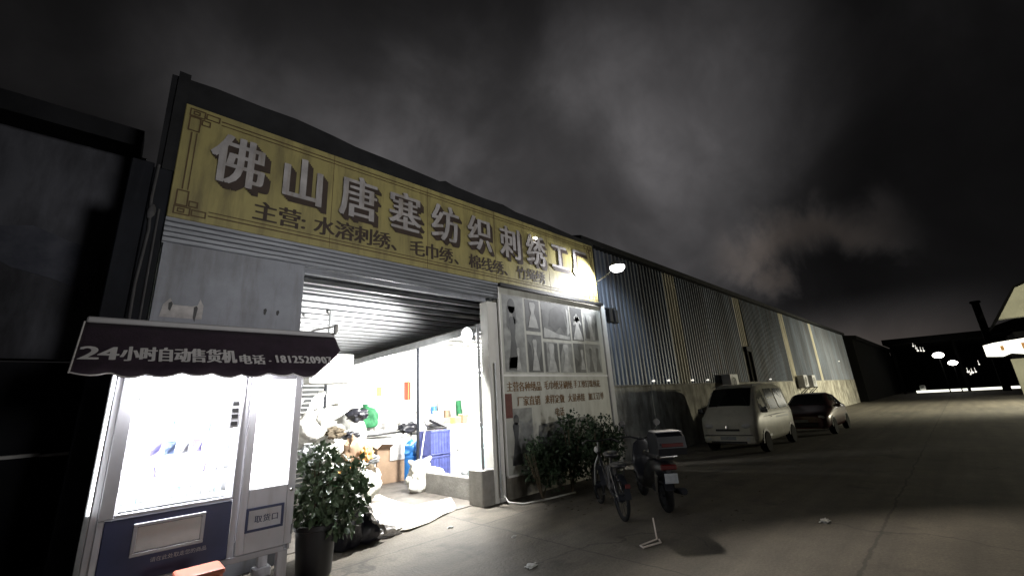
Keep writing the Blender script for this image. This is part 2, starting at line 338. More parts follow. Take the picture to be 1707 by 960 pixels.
    def leaves(s, c, rad, n, size, rnd, droop=.2, inner=0.):
        for _ in range(n):
            while True:
                d = V((rnd.uniform(-1, 1), rnd.uniform(-1, 1), rnd.uniform(-1, 1)))
                if inner <= d.length <= 1: break
            p = V(c) + V((d.x * rad[0], d.y * rad[1], d.z * rad[2]))
            if p.z < .03: continue
            l = size * rnd.uniform(.6, 1.3); w = l * rnd.uniform(.28, .45)
            dr = (d.normalized() * .7 + V((rnd.uniform(-1, 1), rnd.uniform(-1, 1), rnd.uniform(-1, 1) - droop))).normalized()
            sd = dr.cross(V((rnd.uniform(-1, 1), rnd.uniform(-1, 1), rnd.uniform(-1, 1)))).normalized()
            nr = dr.cross(sd)
            s.add([p, p + dr * l * .45 + sd * w + nr * l * .06, p + dr * l - nr * l * .1, p + dr * l * .45 - sd * w + nr * l * .06], [(0, 1, 2), (0, 2, 3)])
        return s
    def build(s, name, m, parent=None, world=True):
        off = V(parent.get('_base', (0, 0, 0))) if (parent is not None and world) else V((0, 0, 0))
        me = bpy.data.meshes.new(name); me.from_pydata([v - off for v in s.v], [], s.f); me.update()
        me.polygons.foreach_set('use_smooth', s.sm)
        if any(s.sm): me.set_sharp_from_angle(angle=R(75 if name in SOFT else 42))
        b = bmesh.new(); b.from_mesh(me); bmesh.ops.recalc_face_normals(b, faces=b.faces); b.to_mesh(me); b.free()
        me.materials.append(m)
        o = bpy.data.objects.new(name, me); COL.objects.link(o)
        if parent is not None:
            o.parent = parent; o['_base'] = list(parent.get('_base', (0, 0, 0)))
        return o
def tag(o, label=None, cat=None, group=None, kind=None):
    if label: o['label'] = label
    if cat: o['category'] = cat
    if group: o['group'] = group
    if kind: o['kind'] = kind
    return o
def thing(name, label, cat, base=(0, 0, 0), group=None):
    o = bpy.data.objects.new(name, None); COL.objects.link(o); o.location = base; o['_base'] = list(base); o.empty_display_size = .1
    return tag(o, label, cat, group)
def part(o, label): o['label'] = label; return o
def copy_tree(o, parent=None):
    c = o.copy(); COL.objects.link(c)
    if parent is not None: c.parent = parent
    for ch in list(o.children): copy_tree(ch, c)
    return c
_gly = {}
def glyph(ch):
    if ch in _gly: return _gly[ch]
    c = bpy.data.curves.new('glyph', 'FONT'); c.body = ch; c.size = 1; c.resolution_u = 3; c.fill_mode = 'FRONT'
    o = bpy.data.objects.new('glyph', c); COL.objects.link(o)
    me = bpy.data.meshes.new_from_object(o.evaluated_get(bpy.context.evaluated_depsgraph_get()))
    vs = [v.co.copy() for v in me.vertices]; fs = [tuple(p.vertices) for p in me.polygons]
    bpy.data.objects.remove(o); bpy.data.curves.remove(c); bpy.data.meshes.remove(me)
    _gly[ch] = (vs, fs); return _gly[ch]
def write(mb, text, at, size, right=V((1, 0, 0)), up=V((0, 0, 1)), out=V((0, -1, 0)), adv=1., wx=1., bold=((0, 0),), lift=.001, step=.0006, asc_adv=.56):
    """Flat lettering: glyph faces laid on a plane, stacked copies make the strokes heavier."""
    x = 0.
    for ch in text:
        if ch != ' ':
            vs, fs = glyph(ch)
            for i, (bx, by) in enumerate(bold):
                mb.add([V(at) + right * ((x + v.x * wx + bx) * size) + up * ((v.y + by) * size) + out * (lift + i * step) for v in vs], fs)
        x += adv * wx * (asc_adv if ord(ch) < 256 else 1.)
    return x * size
HEAVY = ((-.034, 0), (-.017, .006), (0, -.006), (.017, .006), (.034, 0))
SONG = ((-.024, 0), (0, .004), (.024, 0))
MEDIUM = ((-.018, .004), (.018, -.004), (0, 0))

# ================================================================== ground
g = MB()
N = 24
g.add([(-400, -400, 0), (600, -400, 0), (600, 600, 0), (-400, 600, 0)], [(0, 1, 2, 3)])
tag(g.build('ground', M['ground']), 'stained concrete yard with slab joints', kind='structure')

# ================================================================== shop front building
FY = 6.47
shop = thing('shop_building', 'shop unit with open lit workshop doorway beneath the long yellow sign', 'building', (.2, FY, 0))
def wall_box(name, m, *boxes, bevel=0.):
    b = MB()
    for lo, hi in boxes: b.box(lo, hi, bevel)
    return b.build(name, m, shop)
# metal sheet at the left of the doorway
b = MB(); b.box((.22, FY, 0), (1.9, FY + .12, 4.02)); pan = b.build('metal_panel', M['panel'], shop)
b = MB()
pts = [(.30, 3.04), (.72, 3.04), (.72, 3.22), (.68, 3.30), (.66, 3.22), (.60, 3.20), (.42, 3.20), (.38, 3.28), (.32, 3.20)]
b.add([(x, FY - .004, z) for x, z in pts], [tuple(range(len(pts)))])
b.build('torn_paper', M['stain'], pan)
b = MB()
for x, z, h in ((.385, 3.19, .07), (.64, 3.16, .16), (1.42, 3.22, .05), (1.58, 3.21, .03)):
    b.add([(x - .012, FY - .006, z - h * .7), (x + .01, FY - .006, z - h), (x + .026, FY - .006, z + .02), (x + .012, FY - .006, z + .05), (x - .016, FY - .006, z + .03)], [(0, 1, 2, 3, 4)])
b.build('rust_hole', M['black'], pan)
# wall behind the posters, its front return and the pier
wall_box('front_wall', M['basewall'], ((5.84, FY + .02, 0), (9.78, FY + .2, 4.4)))
wall_box('doorway_pier', M['whitewall'], ((5.52, FY, 0), (5.80, FY + .25, 3.9)), bevel=.01)
b = MB(); b.tube([(5.33, FY + .1, .35), (5.33, FY + .1, 3.4)], .03); b.tube([(5.62, FY - .05, .1), (5.62, FY - .05, 2.6)], .022)
b.build('drain_pipe', M['greysteel'], shop)
wall_box('pier_footing', M['concrete'], ((5.2, FY - .02, 0), (5.5, FY + .4, .62)), bevel=.015)
# roller shutter casing under the sign
b = MB()
z = 4.33; prof = []
while z > 3.98:
    prof += [(FY - .03, z), (FY - .03, z - .045), (FY + .0, z - .055), (FY + .0, z - .066)]; z -= .07
prof += [(FY + .3, z), (FY + .3, 4.33)]
b.prism(prof, 'X', .2, 5.84); b.build('shutter_casing', M['rib'], shop)
b = MB(); b.box((1.9, FY + .02, 3.93), (5.5, FY + .06, 3.975)); b.box((1.9, FY + .0, 3.88), (5.5, FY + .09, 3.928), .01)
b.build('shutter_slat', M['panel'], shop)
# parapet over the sign, sagging to the right
b = MB(); tops = [(0.0, 6.46), (.5, 6.50), (1.1, 6.49), (1.6, 6.51), (2.2, 6.46), (2.6, 6.41), (3.3, 6.40), (4.4, 6.35), (4.55, 6.41), (4.75, 6.37), (5.6, 6.34), (6.2, 6.36), (6.6, 6.29), (7.6, 6.28), (8.3, 6.24), (9.0, 6.20), (9.75, 6.22)]
b.prism([(x, zt) for x, zt in tops] + [(9.75, 4.33), (.02, 4.33)], 'Y', FY + .03, FY + .14)
b.build('parapet', M['roofdark'], shop)
# roof and room behind
b = MB(); b.add([(.05, FY + .14, 6.2), (9.78, FY + .14, 6.2), (9.78, 17, 7.4), (.05, 17, 7.4)], [(0, 1, 2, 3)])
b.build('roof', M['roofdark'], shop)
wall_box('side_wall', M['darksteel'], ((.03, FY + .16, 0), (.2, 17, 6.15)))
wall_box('side_wall', M['whitewall'], ((14.0, 7.3, 0), (14.2, 16.8, 4.6)))
bw = wall_box('back_wall', M['whitewall'], ((.2, 16.6, 0), (14.2, 16.8, 4.6)))
wall_box('inner_wall', M['whitewall'], ((5.84, FY + .21, 0), (9.78, FY + .27, 4.4)), ((9.78, 7.2, 0), (14, 7.3, 4.6)), ((.21, FY + .16, 0), (1.9, FY + .2, 4)), ((.21, FY + .25, 0), (.25, 16.6, 4.1)))
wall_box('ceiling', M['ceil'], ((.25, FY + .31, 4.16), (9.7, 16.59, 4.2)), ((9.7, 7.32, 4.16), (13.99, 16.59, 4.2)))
lowc = wall_box('low_ceiling', M['whitewall'], ((5.66, 6.8, 3.42), (9.7, 16.59, 3.5)), ((9.7, 7.32, 3.42), (13.99, 16.59, 3.5)))
b = MB()
for i in range(15): b.box((5.7, 7.36 + i * .61, 3.37), (13.9, 7.42 + i * .61, 3.415))
b.build('ceiling_batten', M['whitewall'], shop)
for i in range(17):
    y = 6.98 + i * .56; b = MB()
    x1 = 13.9 if y > 7.35 else 9.7
    b.box((.26, y, 4.06), (x1, y + .065, 4.075)); b.box((.26, y + .05, 4.075), (x1, y + .065, 4.158))
    b.build('purlin', M['purlin'], shop)
b = MB(); b.box((5.56, 6.75, 3.30), (5.65, 16.5, 3.46), .01); b.build('beam', M['greysteel'], shop)
b = MB(); b.tube([(5.6, 9.36, 0), (5.6, 9.36, 3.3)], .04); b.build('post', M['darksteel'], shop)
wall_box('workshop_floor', M['floor'], ((1.9, FY + .3, 0), (13.9, 16.5, .012)))
# the corner edge between doorway front and shed
b = MB(); b.box((9.62, FY - .06, 0), (9.82, FY + .2, 4.32), .012); b.build('corner_post', M['whitewall'], shop)
b = MB(); b.box((5.82, FY - .13, 4.25), (9.66, FY - .05, 4.325)); b.build('lintel', M['black'], shop)

# ================================================================== sign
sign = thing('shop_sign', 'long yellow factory signboard with raised characters along the top of the doorway', 'sign', (.2, FY, 4.33))
b = MB(); b.box((.20, FY - .04, 4.335), (9.58, FY + .02, 6.04), .008); b.build('board', M['sign'], sign)
b = MB()
for x in (2.22, 4.05, 5.8, 7.58): b.box((x, FY - .0425, 4.34), (x + .007, FY - .0402, 6.035))
b.build('panel_joint', M['signframe'], sign)
fy = FY - .044
b = MB()
def strip(x0, z0, x1, z1): b.box((x0, fy - .004, z0), (x1, fy, z1))
for d, w in ((.10, .016), (.16, .012)):
    strip(.62, 4.335 + d, 9.2, 4.335 + d + w); strip(.62, 6.04 - d - w, 9.2, 6.04 - d)
    strip(.2 + d, 4.75, .2 + d + w, 5.62); strip(9.58 - d - w, 4.75, 9.58 - d, 5.62)
def fret(cx, cz, sx, sz):
    def rect(x0, z0, x1, z1, w=.016):
        a0, a1 = sorted((cx + sx * x0, cx + sx * x1)); c0, c1 = sorted((cz + sz * z0, cz + sz * z1))
        # four bars butted end to end
        strip(a0, c0, a1, c0 + w); strip(a0, c1 - w, a1, c1); strip(a0, c0 + w, a0 + w, c1 - w); strip(a1 - w, c0 + w, a1, c1 - w)
    rect(.05, .05, .23, .17); rect(.235, .06, .40, .155); rect(.055, .175, .19, .40); rect(.195, .18, .30, .27); rect(.09, .08, .17, .14)
for cx, sx in ((.2, 1), (9.58, -1)):
    for cz, sz in ((4.335, 1), (6.04, -1)): fret(cx, cz, sx, sz)
b.build('border', M['signframe'], sign)
name = '佛山唐塞纺织刺绣工厂'; cx = (.88, 1.76, 2.66, 3.56, 4.46, 5.35, 6.25, 7.12, 8.02, 8.86)
for ch, x in zip(name, cx):
    sz = .84; b = MB()
    vs, fs = glyph(ch)
    mx = (min(v.x for v in vs) + max(v.x for v in vs)) / 2; mz = (min(v.y for v in vs) + max(v.y for v in vs)) / 2
    at = V((x - mx * sz * .82, fy, 5.37 - mz * sz))
    write(b, ch, at, sz, wx=.82, bold=SONG, lift=.028)
    o = b.build('character', M['letter'], sign)
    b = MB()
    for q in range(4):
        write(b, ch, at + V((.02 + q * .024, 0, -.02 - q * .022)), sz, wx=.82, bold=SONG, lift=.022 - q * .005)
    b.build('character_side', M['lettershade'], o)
b = MB(); x = 1.12
for chunk, x in (('主营:水溶刺绣', 1.12), ('、', 3.28), ('毛巾绣', 3.66), ('、', 4.66), ('棉线绣', 5.04), ('、', 6.02), ('竹绳绣', 6.42)):
    write(b, chunk, (x, fy, 4.57), .335, bold=HEAVY, lift=.002, adv=.97 if len(chunk) < 5 else .98)
b.build('lettering', M['lettershade'], sign)

# ================================================================== picture hoarding right of the doorway
post = thing('picture_hoarding', 'pale hoarding with a grid of grey fashion pictures on the wall right of the doorway', 'hoarding', (7.7, FY, .42))
py = FY - .03
b = MB(); b.box((5.84, py, .44), (9.6, py + .05, 4.24)); b.build('board', M['poster'], post)
b = MB(); b.box((5.83, py - .02, 2.33), (9.6, py, 2.37)); b.box((5.84, py - .015, .40), (9.6, py + .03, .44)); b.box((5.81, py - .02, .44), (5.84, py + .02, 4.24)); b.build('frame', M['white'], post)
def flat(m, name, polys, lift):
    q = MB()
    for p in polys: q.add([(x, py - lift, z) for x, z in p], [tuple(range(len(p)))])
    return q.build(name, m, post)
def ell(x, z, rx, rz, n=14): return [(x + rx * cos(2 * pi * i / n), z + rz * sin(2 * pi * i / n)) for i in range(n)]
def gown(x, z, w, h):
    """a standing dress: shoulders, waist, spreading skirt"""
    return [(x - w * .18, z + h), (x - w * .30, z + h * .93), (x - w * .22, z + h * .72), (x - w * .14, z + h * .60), (x - w * .33, z + h * .28), (x - w * .5, z), (x + w * .5, z), (x + w * .36, z + h * .3), (x + w * .14, z + h * .60), (x + w * .22, z + h * .72), (x + w * .30, z + h * .93), (x + w * .18, z + h)]
cells = [  # x0, x1, z0, z1, tone
    (6.62, 7.10, 3.34, 4.08, 'ph_dark'), (7.16, 8.20, 3.20, 4.10, 'ph_mid'), (8.26, 8.74, 3.22, 4.08, 'ph_dark'), (8.78, 9.40, 3.24, 4.08, 'ph_light'),
    (6.62, 7.10, 2.42, 3.26, 'ph_mid'), (7.16, 7.66, 2.42, 3.13, 'ph_light'), (7.70, 8.20, 2.42, 3.13, 'ph_light'), (8.26, 8.70, 2.42, 3.15, 'ph_mid'), (8.74, 9.40, 2.42, 3.16, 'ph_light'), (5.92, 6.56, 2.42, 4.1, 'ph_light')]
for tone in ('ph_dark', 'ph_mid', 'ph_light'):
    for x0, x1, z0, z1, t in cells:
        if t == tone: part(flat(M[t], 'picture', [[(x0, z0), (x1, z0), (x1, z1), (x0, z1)]], .002), 'printed picture in the grid')
dk = [gown(6.2, 2.5, .34, 1.12), ell(6.19, 3.86, .11, .17), [(6.06, 3.85), (6.3, 3.85), (6.34, 3.5), (6.26, 3.45), (6.22, 3.7), (6.12, 3.7), (6.1, 3.3), (6.03, 3.4)],
      [(7.38, 3.5), (7.5, 3.92), (7.72, 4.04), (7.98, 3.9), (8.06, 3.5), (7.98, 3.34), (7.82, 3.52), (7.62, 3.38), (7.46, 3.5)],
      [(7.18, 3.9), (7.3, 3.9), (7.26, 3.5), (7.18, 3.4)], [(6.64, 2.44), (6.78, 2.44), (6.74, 3.0), (6.66, 3.1)], [(7.0, 2.44), (7.08, 2.44), (7.08, 2.9), (6.94, 2.6)],
      [(7.5, 2.44), (7.64, 2.44), (7.64, 3.1), (7.54, 3.1)], [(8.28, 2.44), (8.46, 2.44), (8.42, 2.7), (8.28, 2.8)], gown(8.5, 2.6, .2, .5), [(8.84, 3.3), (9.0, 3.3), (8.98, 3.7), (8.88, 3.95), (8.83, 3.6)],
      [(9.24, 3.28), (9.38, 3.28), (9.38, 3.9), (9.28, 3.7)], gown(8.95, 2.45, .2, .6), gown(9.25, 2.45, .22, .62), [(7.18, 2.44), (7.24, 2.44), (7.26, 3.1), (7.18, 3.1)], [(7.72, 2.6), (7.78, 2.9), (7.86, 3.1), (7.72, 3.1)], [(6.02, 2.46), (6.36, 2.46), (6.34, 2.75), (6.05, 2.72)]]
flat(M['ph_dark'], 'picture_print', dk, .004)
lt = [gown(6.86, 3.42, .34, .6), gown(8.5, 3.24, .40, .62), ell(8.5, 3.76, .06, .07), gown(7.42, 2.43, .34, .66), gown(7.95, 2.43, .36, .66), [(7.2, 3.22), (7.6, 3.24), (8.16, 3.22), (8.16, 3.3), (7.7, 3.34), (7.4, 3.42), (7.22, 3.46)],
      [(8.06, 3.3), (8.16, 3.4), (8.16, 3.95), (8.08, 4.02), (8.1, 3.6)], gown(6.86, 2.46, .24, .7), gown(9.1, 3.26, .2, .66), gown(6.32, 2.44, .14, .5), [(8.34, 3.62), (8.5, 3.94), (8.68, 3.66), (8.64, 3.62), (8.5, 3.86), (8.38, 3.6)], gown(8.58, 2.5, .18, .5)]
flat(M['ph_pale'], 'picture_highlight', lt, .006)
b = MB()
def row(txt, x, z, s, gaps=None):
    return write(b, txt, (x, py, z), s, bold=HEAVY, lift=.004, adv=1.0, wx=.82)
row('主营各种绣品', 5.92, 2.04, .215); row('毛巾绣牙刷绣', 7.06, 2.06, .205); row('手工绣钉珠绣花', 8.12, 2.08, .19)
row('厂家直销', 6.2, 1.74, .215); row('来样定做', 7.06, 1.75, .205); row('大量承接', 7.86, 1.76, .2); row('加工订单', 8.66, 1.77, .2)
row('电话', 7.36, 1.47, .2)
b.build('lettering', M['postertext'], post)
part(flat(M['redplate'], 'name_plate', [[(5.86, 1.5), (6.05, 1.5), (6.05, 1.98), (5.86, 1.98)]], .008), 'dark red plate at the lower edge')
part(flat(M['ph_light'], 'picture', [[(6.06, .62), (6.62, .62), (6.62, 1.68), (6.06, 1.68)]], .002), 'lower large picture')
flat(M['ph_dark'], 'picture_print', [gown(6.12, .6, .3, .8), ell(6.14, 1.46, .08, .1)], .005)
flat(M['ph_mid'], 'picture_print', [[(6.7, .62), (9.1, .62), (9.0, 1.2), (8.6, 1.4), (7.2, 1.34), (6.8, 1.3)]], .003)

# ================================================================== long shed
SY = 7.12; SX0, SX1 = 9.84, 52.
shed = thing('factory_shed', 'long grey corrugated steel shed with plastered base wall along the yard', 'building', (10, SY, 0))
def corr(x0, x1, z0, z1, y, pitch=.23, d=.042):
    q = MB(); x = x0; pts = []
    while x < x1 - .01:
        for fx, fyy in ((0, 0), (.42, 0), (.55, -d), (.87, -d), (1., 0)):
            if x + fx * pitch <= x1: pts.append((x + fx * pitch, y + fyy))
        x += pitch
    vs = [(a, c, z0) for a, c in pts] + [(a, c, z1) for a, c in pts]; n = len(pts)
    q.add(vs, [(i, i + 1, n + i + 1, n + i) for i in range(n - 1)]); return q
xs = [SX0, 15.2, 16.1, 22.65, 23.5, 30.5, 31.5, 38.2, 39.0, SX1]
for i in range(len(xs) - 1):
    m = M['shed_strip'] if i % 2 else M['shed']
    o = corr(xs[i], xs[i + 1] - (.0), 2.12, 6.45, SY).build('translucent_strip' if i % 2 else 'corrugated_wall', m, shed)
b = MB(); b.box((SX0, SY - .03, 0), (SX1 + .05, SY + .25, 2.1), .01)
for x in (13, 18.5, 24, 30, 36, 42, 48): b.box((x, SY - .045, 0), (x + .35, SY - .03, 2.09))
b.build('base_wall', M['basewall'], shed)
b = MB(); b.box((SX0, SY - .05, 2.1), (SX1, SY + .2, 2.14)); b.build('ledge', M['concrete'], shed)
b = MB(); b.prism([(SY - .22, 6.42), (SY - .2, 6.62), (SY + .3, 6.78), (17, 9.2), (17, 9.1), (SY + .2, 6.4)], 'X', SX0 - .05, SX1 + .2); b.build('roof', M['roofdark'], shed)
b = MB(); b.box((SX1, SY, 0), (SX1 + .12, 17, 6.5)); b.build('end_wall', M['roofdark'], shed)
b = MB()
for x in (22.72, 23.35): b.tube([(x, SY - .12, 2.15), (x, SY - .12, 3.75)], .075)
b.box((22.62, SY - .2, 3.6), (23.45, SY - .05, 3.85), .02); b.build('duct', M['darksteel'], shed)
for x, z in ((13.1, 2.24), (14.16, 2.25), (16.09, 2.25), (17.5, 2.25), (25.7, 2.25), (46.3, 3.72)):
    q = MB(); q.lathe([(.0, -.03), (.025, -.03), (.034, 0), (.026, .03), (0, .04)], (x, SY - .12, z), 10); q.box((x - .02, SY - .11, z - .02), (x + .02, SY - .05, z + .02))
    tag(q.build('bulkhead_lamp', M['fardot']), 'tiny lit white lamp on the lower edge of corrugated shed wall', 'lamp', 'small lamps along the shed wall')
# bracket pair at the corner
br = thing('wall_bracket', 'dark hanging bracket pair on the corner where the sign meets the shed', 'bracket', (10.0, 6.4, 4))
b = MB(); b.tube([(9.8, 6.44, 4.22), (10.35, 6.4, 4.25)], .03); b.build('arm', M['black'], br)
for dx in (.15, .42):
    q = MB(); q.box((9.8 + dx, 6.34, 3.82), (9.95 + dx, 6.5, 4.22), .02); q.build('camera_box', M['black'], br)

# ================================================================== corner floodlight
fl = thing('corner_floodlight', 'lit white floodlight on an arm at the right end of yellow sign', 'floodlight', FLOOD)
b = MB(); b.tube([(9.6, FY - .02, 4.95), (9.63, 6.1, 5.06), tuple(FLOOD + V((-.02, .12, -.02)))], .018); b.build('arm', M['greysteel'], fl)
b = MB(); b.lathe([(.0, .15), (.11, .14), (.19, .06), (.21, .0)], FLOOD, 20); b.build('housing', M['greysteel'], fl)
b = MB(); b.lathe([(.205, -.001), (.20, -.06), (.14, -.13), (0, -.165)], FLOOD, 20); b.build('lens', M['lampwhite'], fl)  # lens made oversized, the lamp's bloom is put into its shape
q = MB(); q.blob((7.08, FY - .13, 5.66), (.035, .035, .035), 0, 1, 1, 2, False); q.tube([(7.08, FY - .13, 5.66), (7.08, FY - .05, 5.7)], .01)
tag(q.build('sign_lamp', M['farlight']), 'tiny bright lamp near the top edge of sign above a character', 'lamp')

# ================================================================== dark column left of the sign
colm = thing('corner_column', 'tall dark steel column at the left end of sign with hanging cable', 'column', (0, FY, 0))
b = MB(); b.box((-.22, FY + .02, 0), (.0, FY + .3, 5.05), .01); b.box((.0, FY - .02, 0), (.19, FY + .15, 4.98), .01); b.build('shaft', M['darksteel'], colm)
b = MB(); b.tube([(.04, FY - .05, 5.0), (.03, FY - .06, 4.5), (.06, FY - .05, 4.1), (.03, FY - .05, 3.4), (.04, FY - .05, 2.9)], .016); b.tube([(.12, FY - .04, 4.4), (.13, FY - .04, 2.8)], .012)
b.blob((.05, FY - .06, 4.35), (.04, .03, .1), .3, 2, 3, 2, False); b.build('cable', M['hosedark'], colm)
b = MB(); b.box((.07, FY - .02, 4.98), (.2, FY + .02, 6.52)); b.build('upper_plate', M['roofdark'], colm)

# ================================================================== building at the far left
lw = thing('neighbour_building', 'dim grey walled building with dark eaves left of the dark column', 'building', (-6, 9, 0))
b = MB(); b.box((-14, 9, 2.8), (-.12, 9.3, 6.36)); b.build('upper_wall', M['leftwall'], lw)
b = MB(); b.prism([(8.3, 6.18), (8.25, 6.46), (9.2, 6.8), (14, 7.2), (14, 7.0), (9.0, 6.3)], 'X', -14, -.2); b.build('eaves', M['roofdark'], lw)
b = MB(); b.box((-14, 9.35, 0), (-.12, 9.5, 2.79)); b.build('lower_wall', M['darksteel'], lw)
b = MB(); b.box((-14, 9.1, 1.46), (-.6, 9.34, 1.505)); b.box((-.6, 9.12, 1.45), (-.14, 9.34, 1.485)); b.build('ledge', M['white'], lw)
b = MB(); b.prism([(-1.55, 4.25), (-1.3, 4.1), (-.9, 4.0), (-.5, 3.85), (-.42, 4.3), (-.5, 4.55), (-.8, 4.62), (-1.2, 4.78), (-1.5, 4.7)], 'Y', 8.99, 9.0); b.build('dark_patch', M['leftpatch'], lw)
# ================================================================== vending machine
VX0, VX1, VY, VYB = .03, 1.67, 5.42, 6.3
vm = thing('vending_machine', 'brightly lit white vending machine under the maroon awning', 'vending machine', (.85, VY, 0))
def vbox(name, m, *bs, bevel=.006, parent=None, label=None):
    q = MB()
    for lo, hi in bs: q.box(lo, hi, bevel)
    o = q.build(name, m, parent or vm)
    if parent: # child of a part shares the part's origin
        pass
    if label: o['label'] = label
    return o
# cabinet: open box (back, sides, top, deck)
vbox('cabinet', M['vmwhite'], ((VX0, VYB - .03, .4), (VX1, VYB, 2.36)), ((VX0, VY, .4), (VX0 + .05, VYB - .03, 2.36)), ((1.08, VY + .03, .4), (1.14, VYB - .03, 2.36)), ((VX1 - .03, VY + .03, .4), (VX1, VYB - .03, 2.36)), ((VX0 + .05, VY + .03, 2.32), (1.08, VYB - .03, 2.36)), ((1.14, VY + .03, 2.32), (VX1 - .03, VYB - .03, 2.36)), ((VX0 + .05, VY + .03, .4), (1.08, VYB - .03, .44)), ((VX0 + .05, VY + .04, .96), (1.08, VYB - .03, 1.0)))
vbox('door_frame', M['vmgrey'], ((.08, VY - .02, 1.0), (.185, VY + .03, 2.32)), ((.185, VY - .02, 2.285), (1.06, VY + .03, 2.32)), ((.185, VY - .02, 1.0), (1.06, VY + .03, 1.03)), ((1.06, VY - .02, 1.0), (1.085, VY + .03, 2.32)))
q = MB(); q.box((.185, VY + .0, 1.03), (1.06, VY + .006, 2.285)); q.build('window_glass', M['glass'], vm)
q = MB(); q.box((.09, VYB - .06, 1.01), (1.07, VYB - .035, 2.31)); q.build('light_box', M['light'], vm)
q = MB(); q.box((.19, VY + .035, 1.04), (.205, VY + .06, 2.28)); q.box((1.02, VY + .035, 1.04), (1.047, VY + .06, 2.28)); q.box((.28, VY + .035, 2.25), (1.0, VY + .06, 2.28)); q.build('led_strip', M['led'], vm)
for x in (.34, .98):
    q = MB(); q.lathe([(0, .0), (.05, .0), (.055, -.03), (.03, -.06), (0, -.065)], (x, VY - .07, 2.29), 14); q.build('lamp', M['led'], vm)
q = MB(); q.box((.005, VY - .03, 1.06), (.022, VY + .0, 2.24)); q.build('edge_light', M['led'], vm)
q = MB(); q.box((-.01, VY - .02, .42), (.028, VY + .1, 2.3), .004); q.build('side_trim', M['greysteel'], vm)
SH = [1.05, 1.26, 1.46, 1.66, 1.86, 2.06]
for z in SH:
    q = MB(); q.box((.10, VY + .16, z - .018), (1.06, VYB - .08, z)); q.box((.10, VY + .145, z - .022), (1.06, VY + .159, z + .022)); q.build('shelf', M['white'], vm)
lp = vbox('lower_panel', M['navy'], ((.13, VY - .015, .46), (1.075, VY + .02, .985)))
vbox('kick_plate', M['vmgrey'], ((.09, VY - .01, .4), (1.6, VY + .03, .455)))
vbox('panel_trim', M['vmwhite'], ((.08, VY - .012, .46), (.128, VY + .02, .995)))
q = MB()
for lo, hi in (((.33, VY - .035, .66), (.86, VY - .016, .69)), ((.33, VY - .035, .90), (.86, VY - .016, .93)), ((.33, VY - .035, .69), (.36, VY - .016, .90)), ((.83, VY - .035, .69), (.86, VY - .016, .90))): q.box(lo, hi, .004)
fl_ = q.build('delivery_slot', M['vmgrey'], vm)
vbox('delivery_flap', M['white'], ((.36, VY - .024, .695), (.83, VY - .017, .895)))
q = MB(); write(q, '请在此处取走您的商品', (.48, VY - .016, .59), .042, lift=.001); q.build('lettering', M['vmgrey'], vm)
# side compartment with its display and pick-up hatch
vbox('side_door', M['vmwhite'], ((1.145, VY - .01, .46), (1.22, VY + .02, 2.31)), ((1.59, VY - .01, .46), (VX1, VY + .02, 2.31)), ((1.22, VY - .01, 2.2), (1.59, VY + .02, 2.31)), ((1.22, VY - .01, .46), (1.59, VY + .02, 1.06)))
q = MB(); q.box((1.222, VY, 1.062), (1.588, VY + .015, 2.198)); q.build('display', M['lightscreen'], vm)
q = MB()
for lo, hi in (((1.21, VY - .022, .65), (1.57, VY - .011, .675)), ((1.21, VY - .022, .855), (1.57, VY - .011, .88)), ((1.21, VY - .022, .675), (1.235, VY - .011, .855)), ((1.545, VY - .022, .675), (1.57, VY - .011, .855))): q.box(lo, hi, .003)
q.build('hatch_frame', M['navy'], vm)
q = MB(); write(q, '取货口', (1.29, VY - .011, .735), .075, bold=MEDIUM, adv=1.05, lift=.002); q.build('hatch_lettering', M['navy'], vm)
q = MB(); q.lathe([(0, -.012), (.018, -.01), (.02, 0), (0, .0)], (1.63, VY - .012, 1.0), 12, 'Y'); q.build('lock', M['chrome'], vm)
for z in (.6, 2.15):
    q = MB(); q.box((1.655, VY - .02, z - .05), (1.675, VY + .01, z + .05), .004); q.build('hinge', M['greysteel'], vm)
vbox('keypad', M['vmgrey'], ((.965, VY - .03, 1.70), (1.055, VY - .021, 1.99)))
q = MB()
for i, z in enumerate((1.95, 1.88, 1.82, 1.745)): q.box((.975, VY - .036, z - .02), (1.035, VY - .0305, z + .018), .003)
q.build('keypad_button', M['black'], vm)
for x, y in ((.12, VY + .06), (1.6, VY + .06), (.12, VYB - .1), (1.6, VYB - .1)):
    q = MB(); q.box((x - .05, y - .04, .1), (x + .05, y + .04, .4), .006); q.box((x - .09, y - .07, 0), (x + .09, y + .07, .1), .01); q.build('leg', M['vmwhite'], vm)

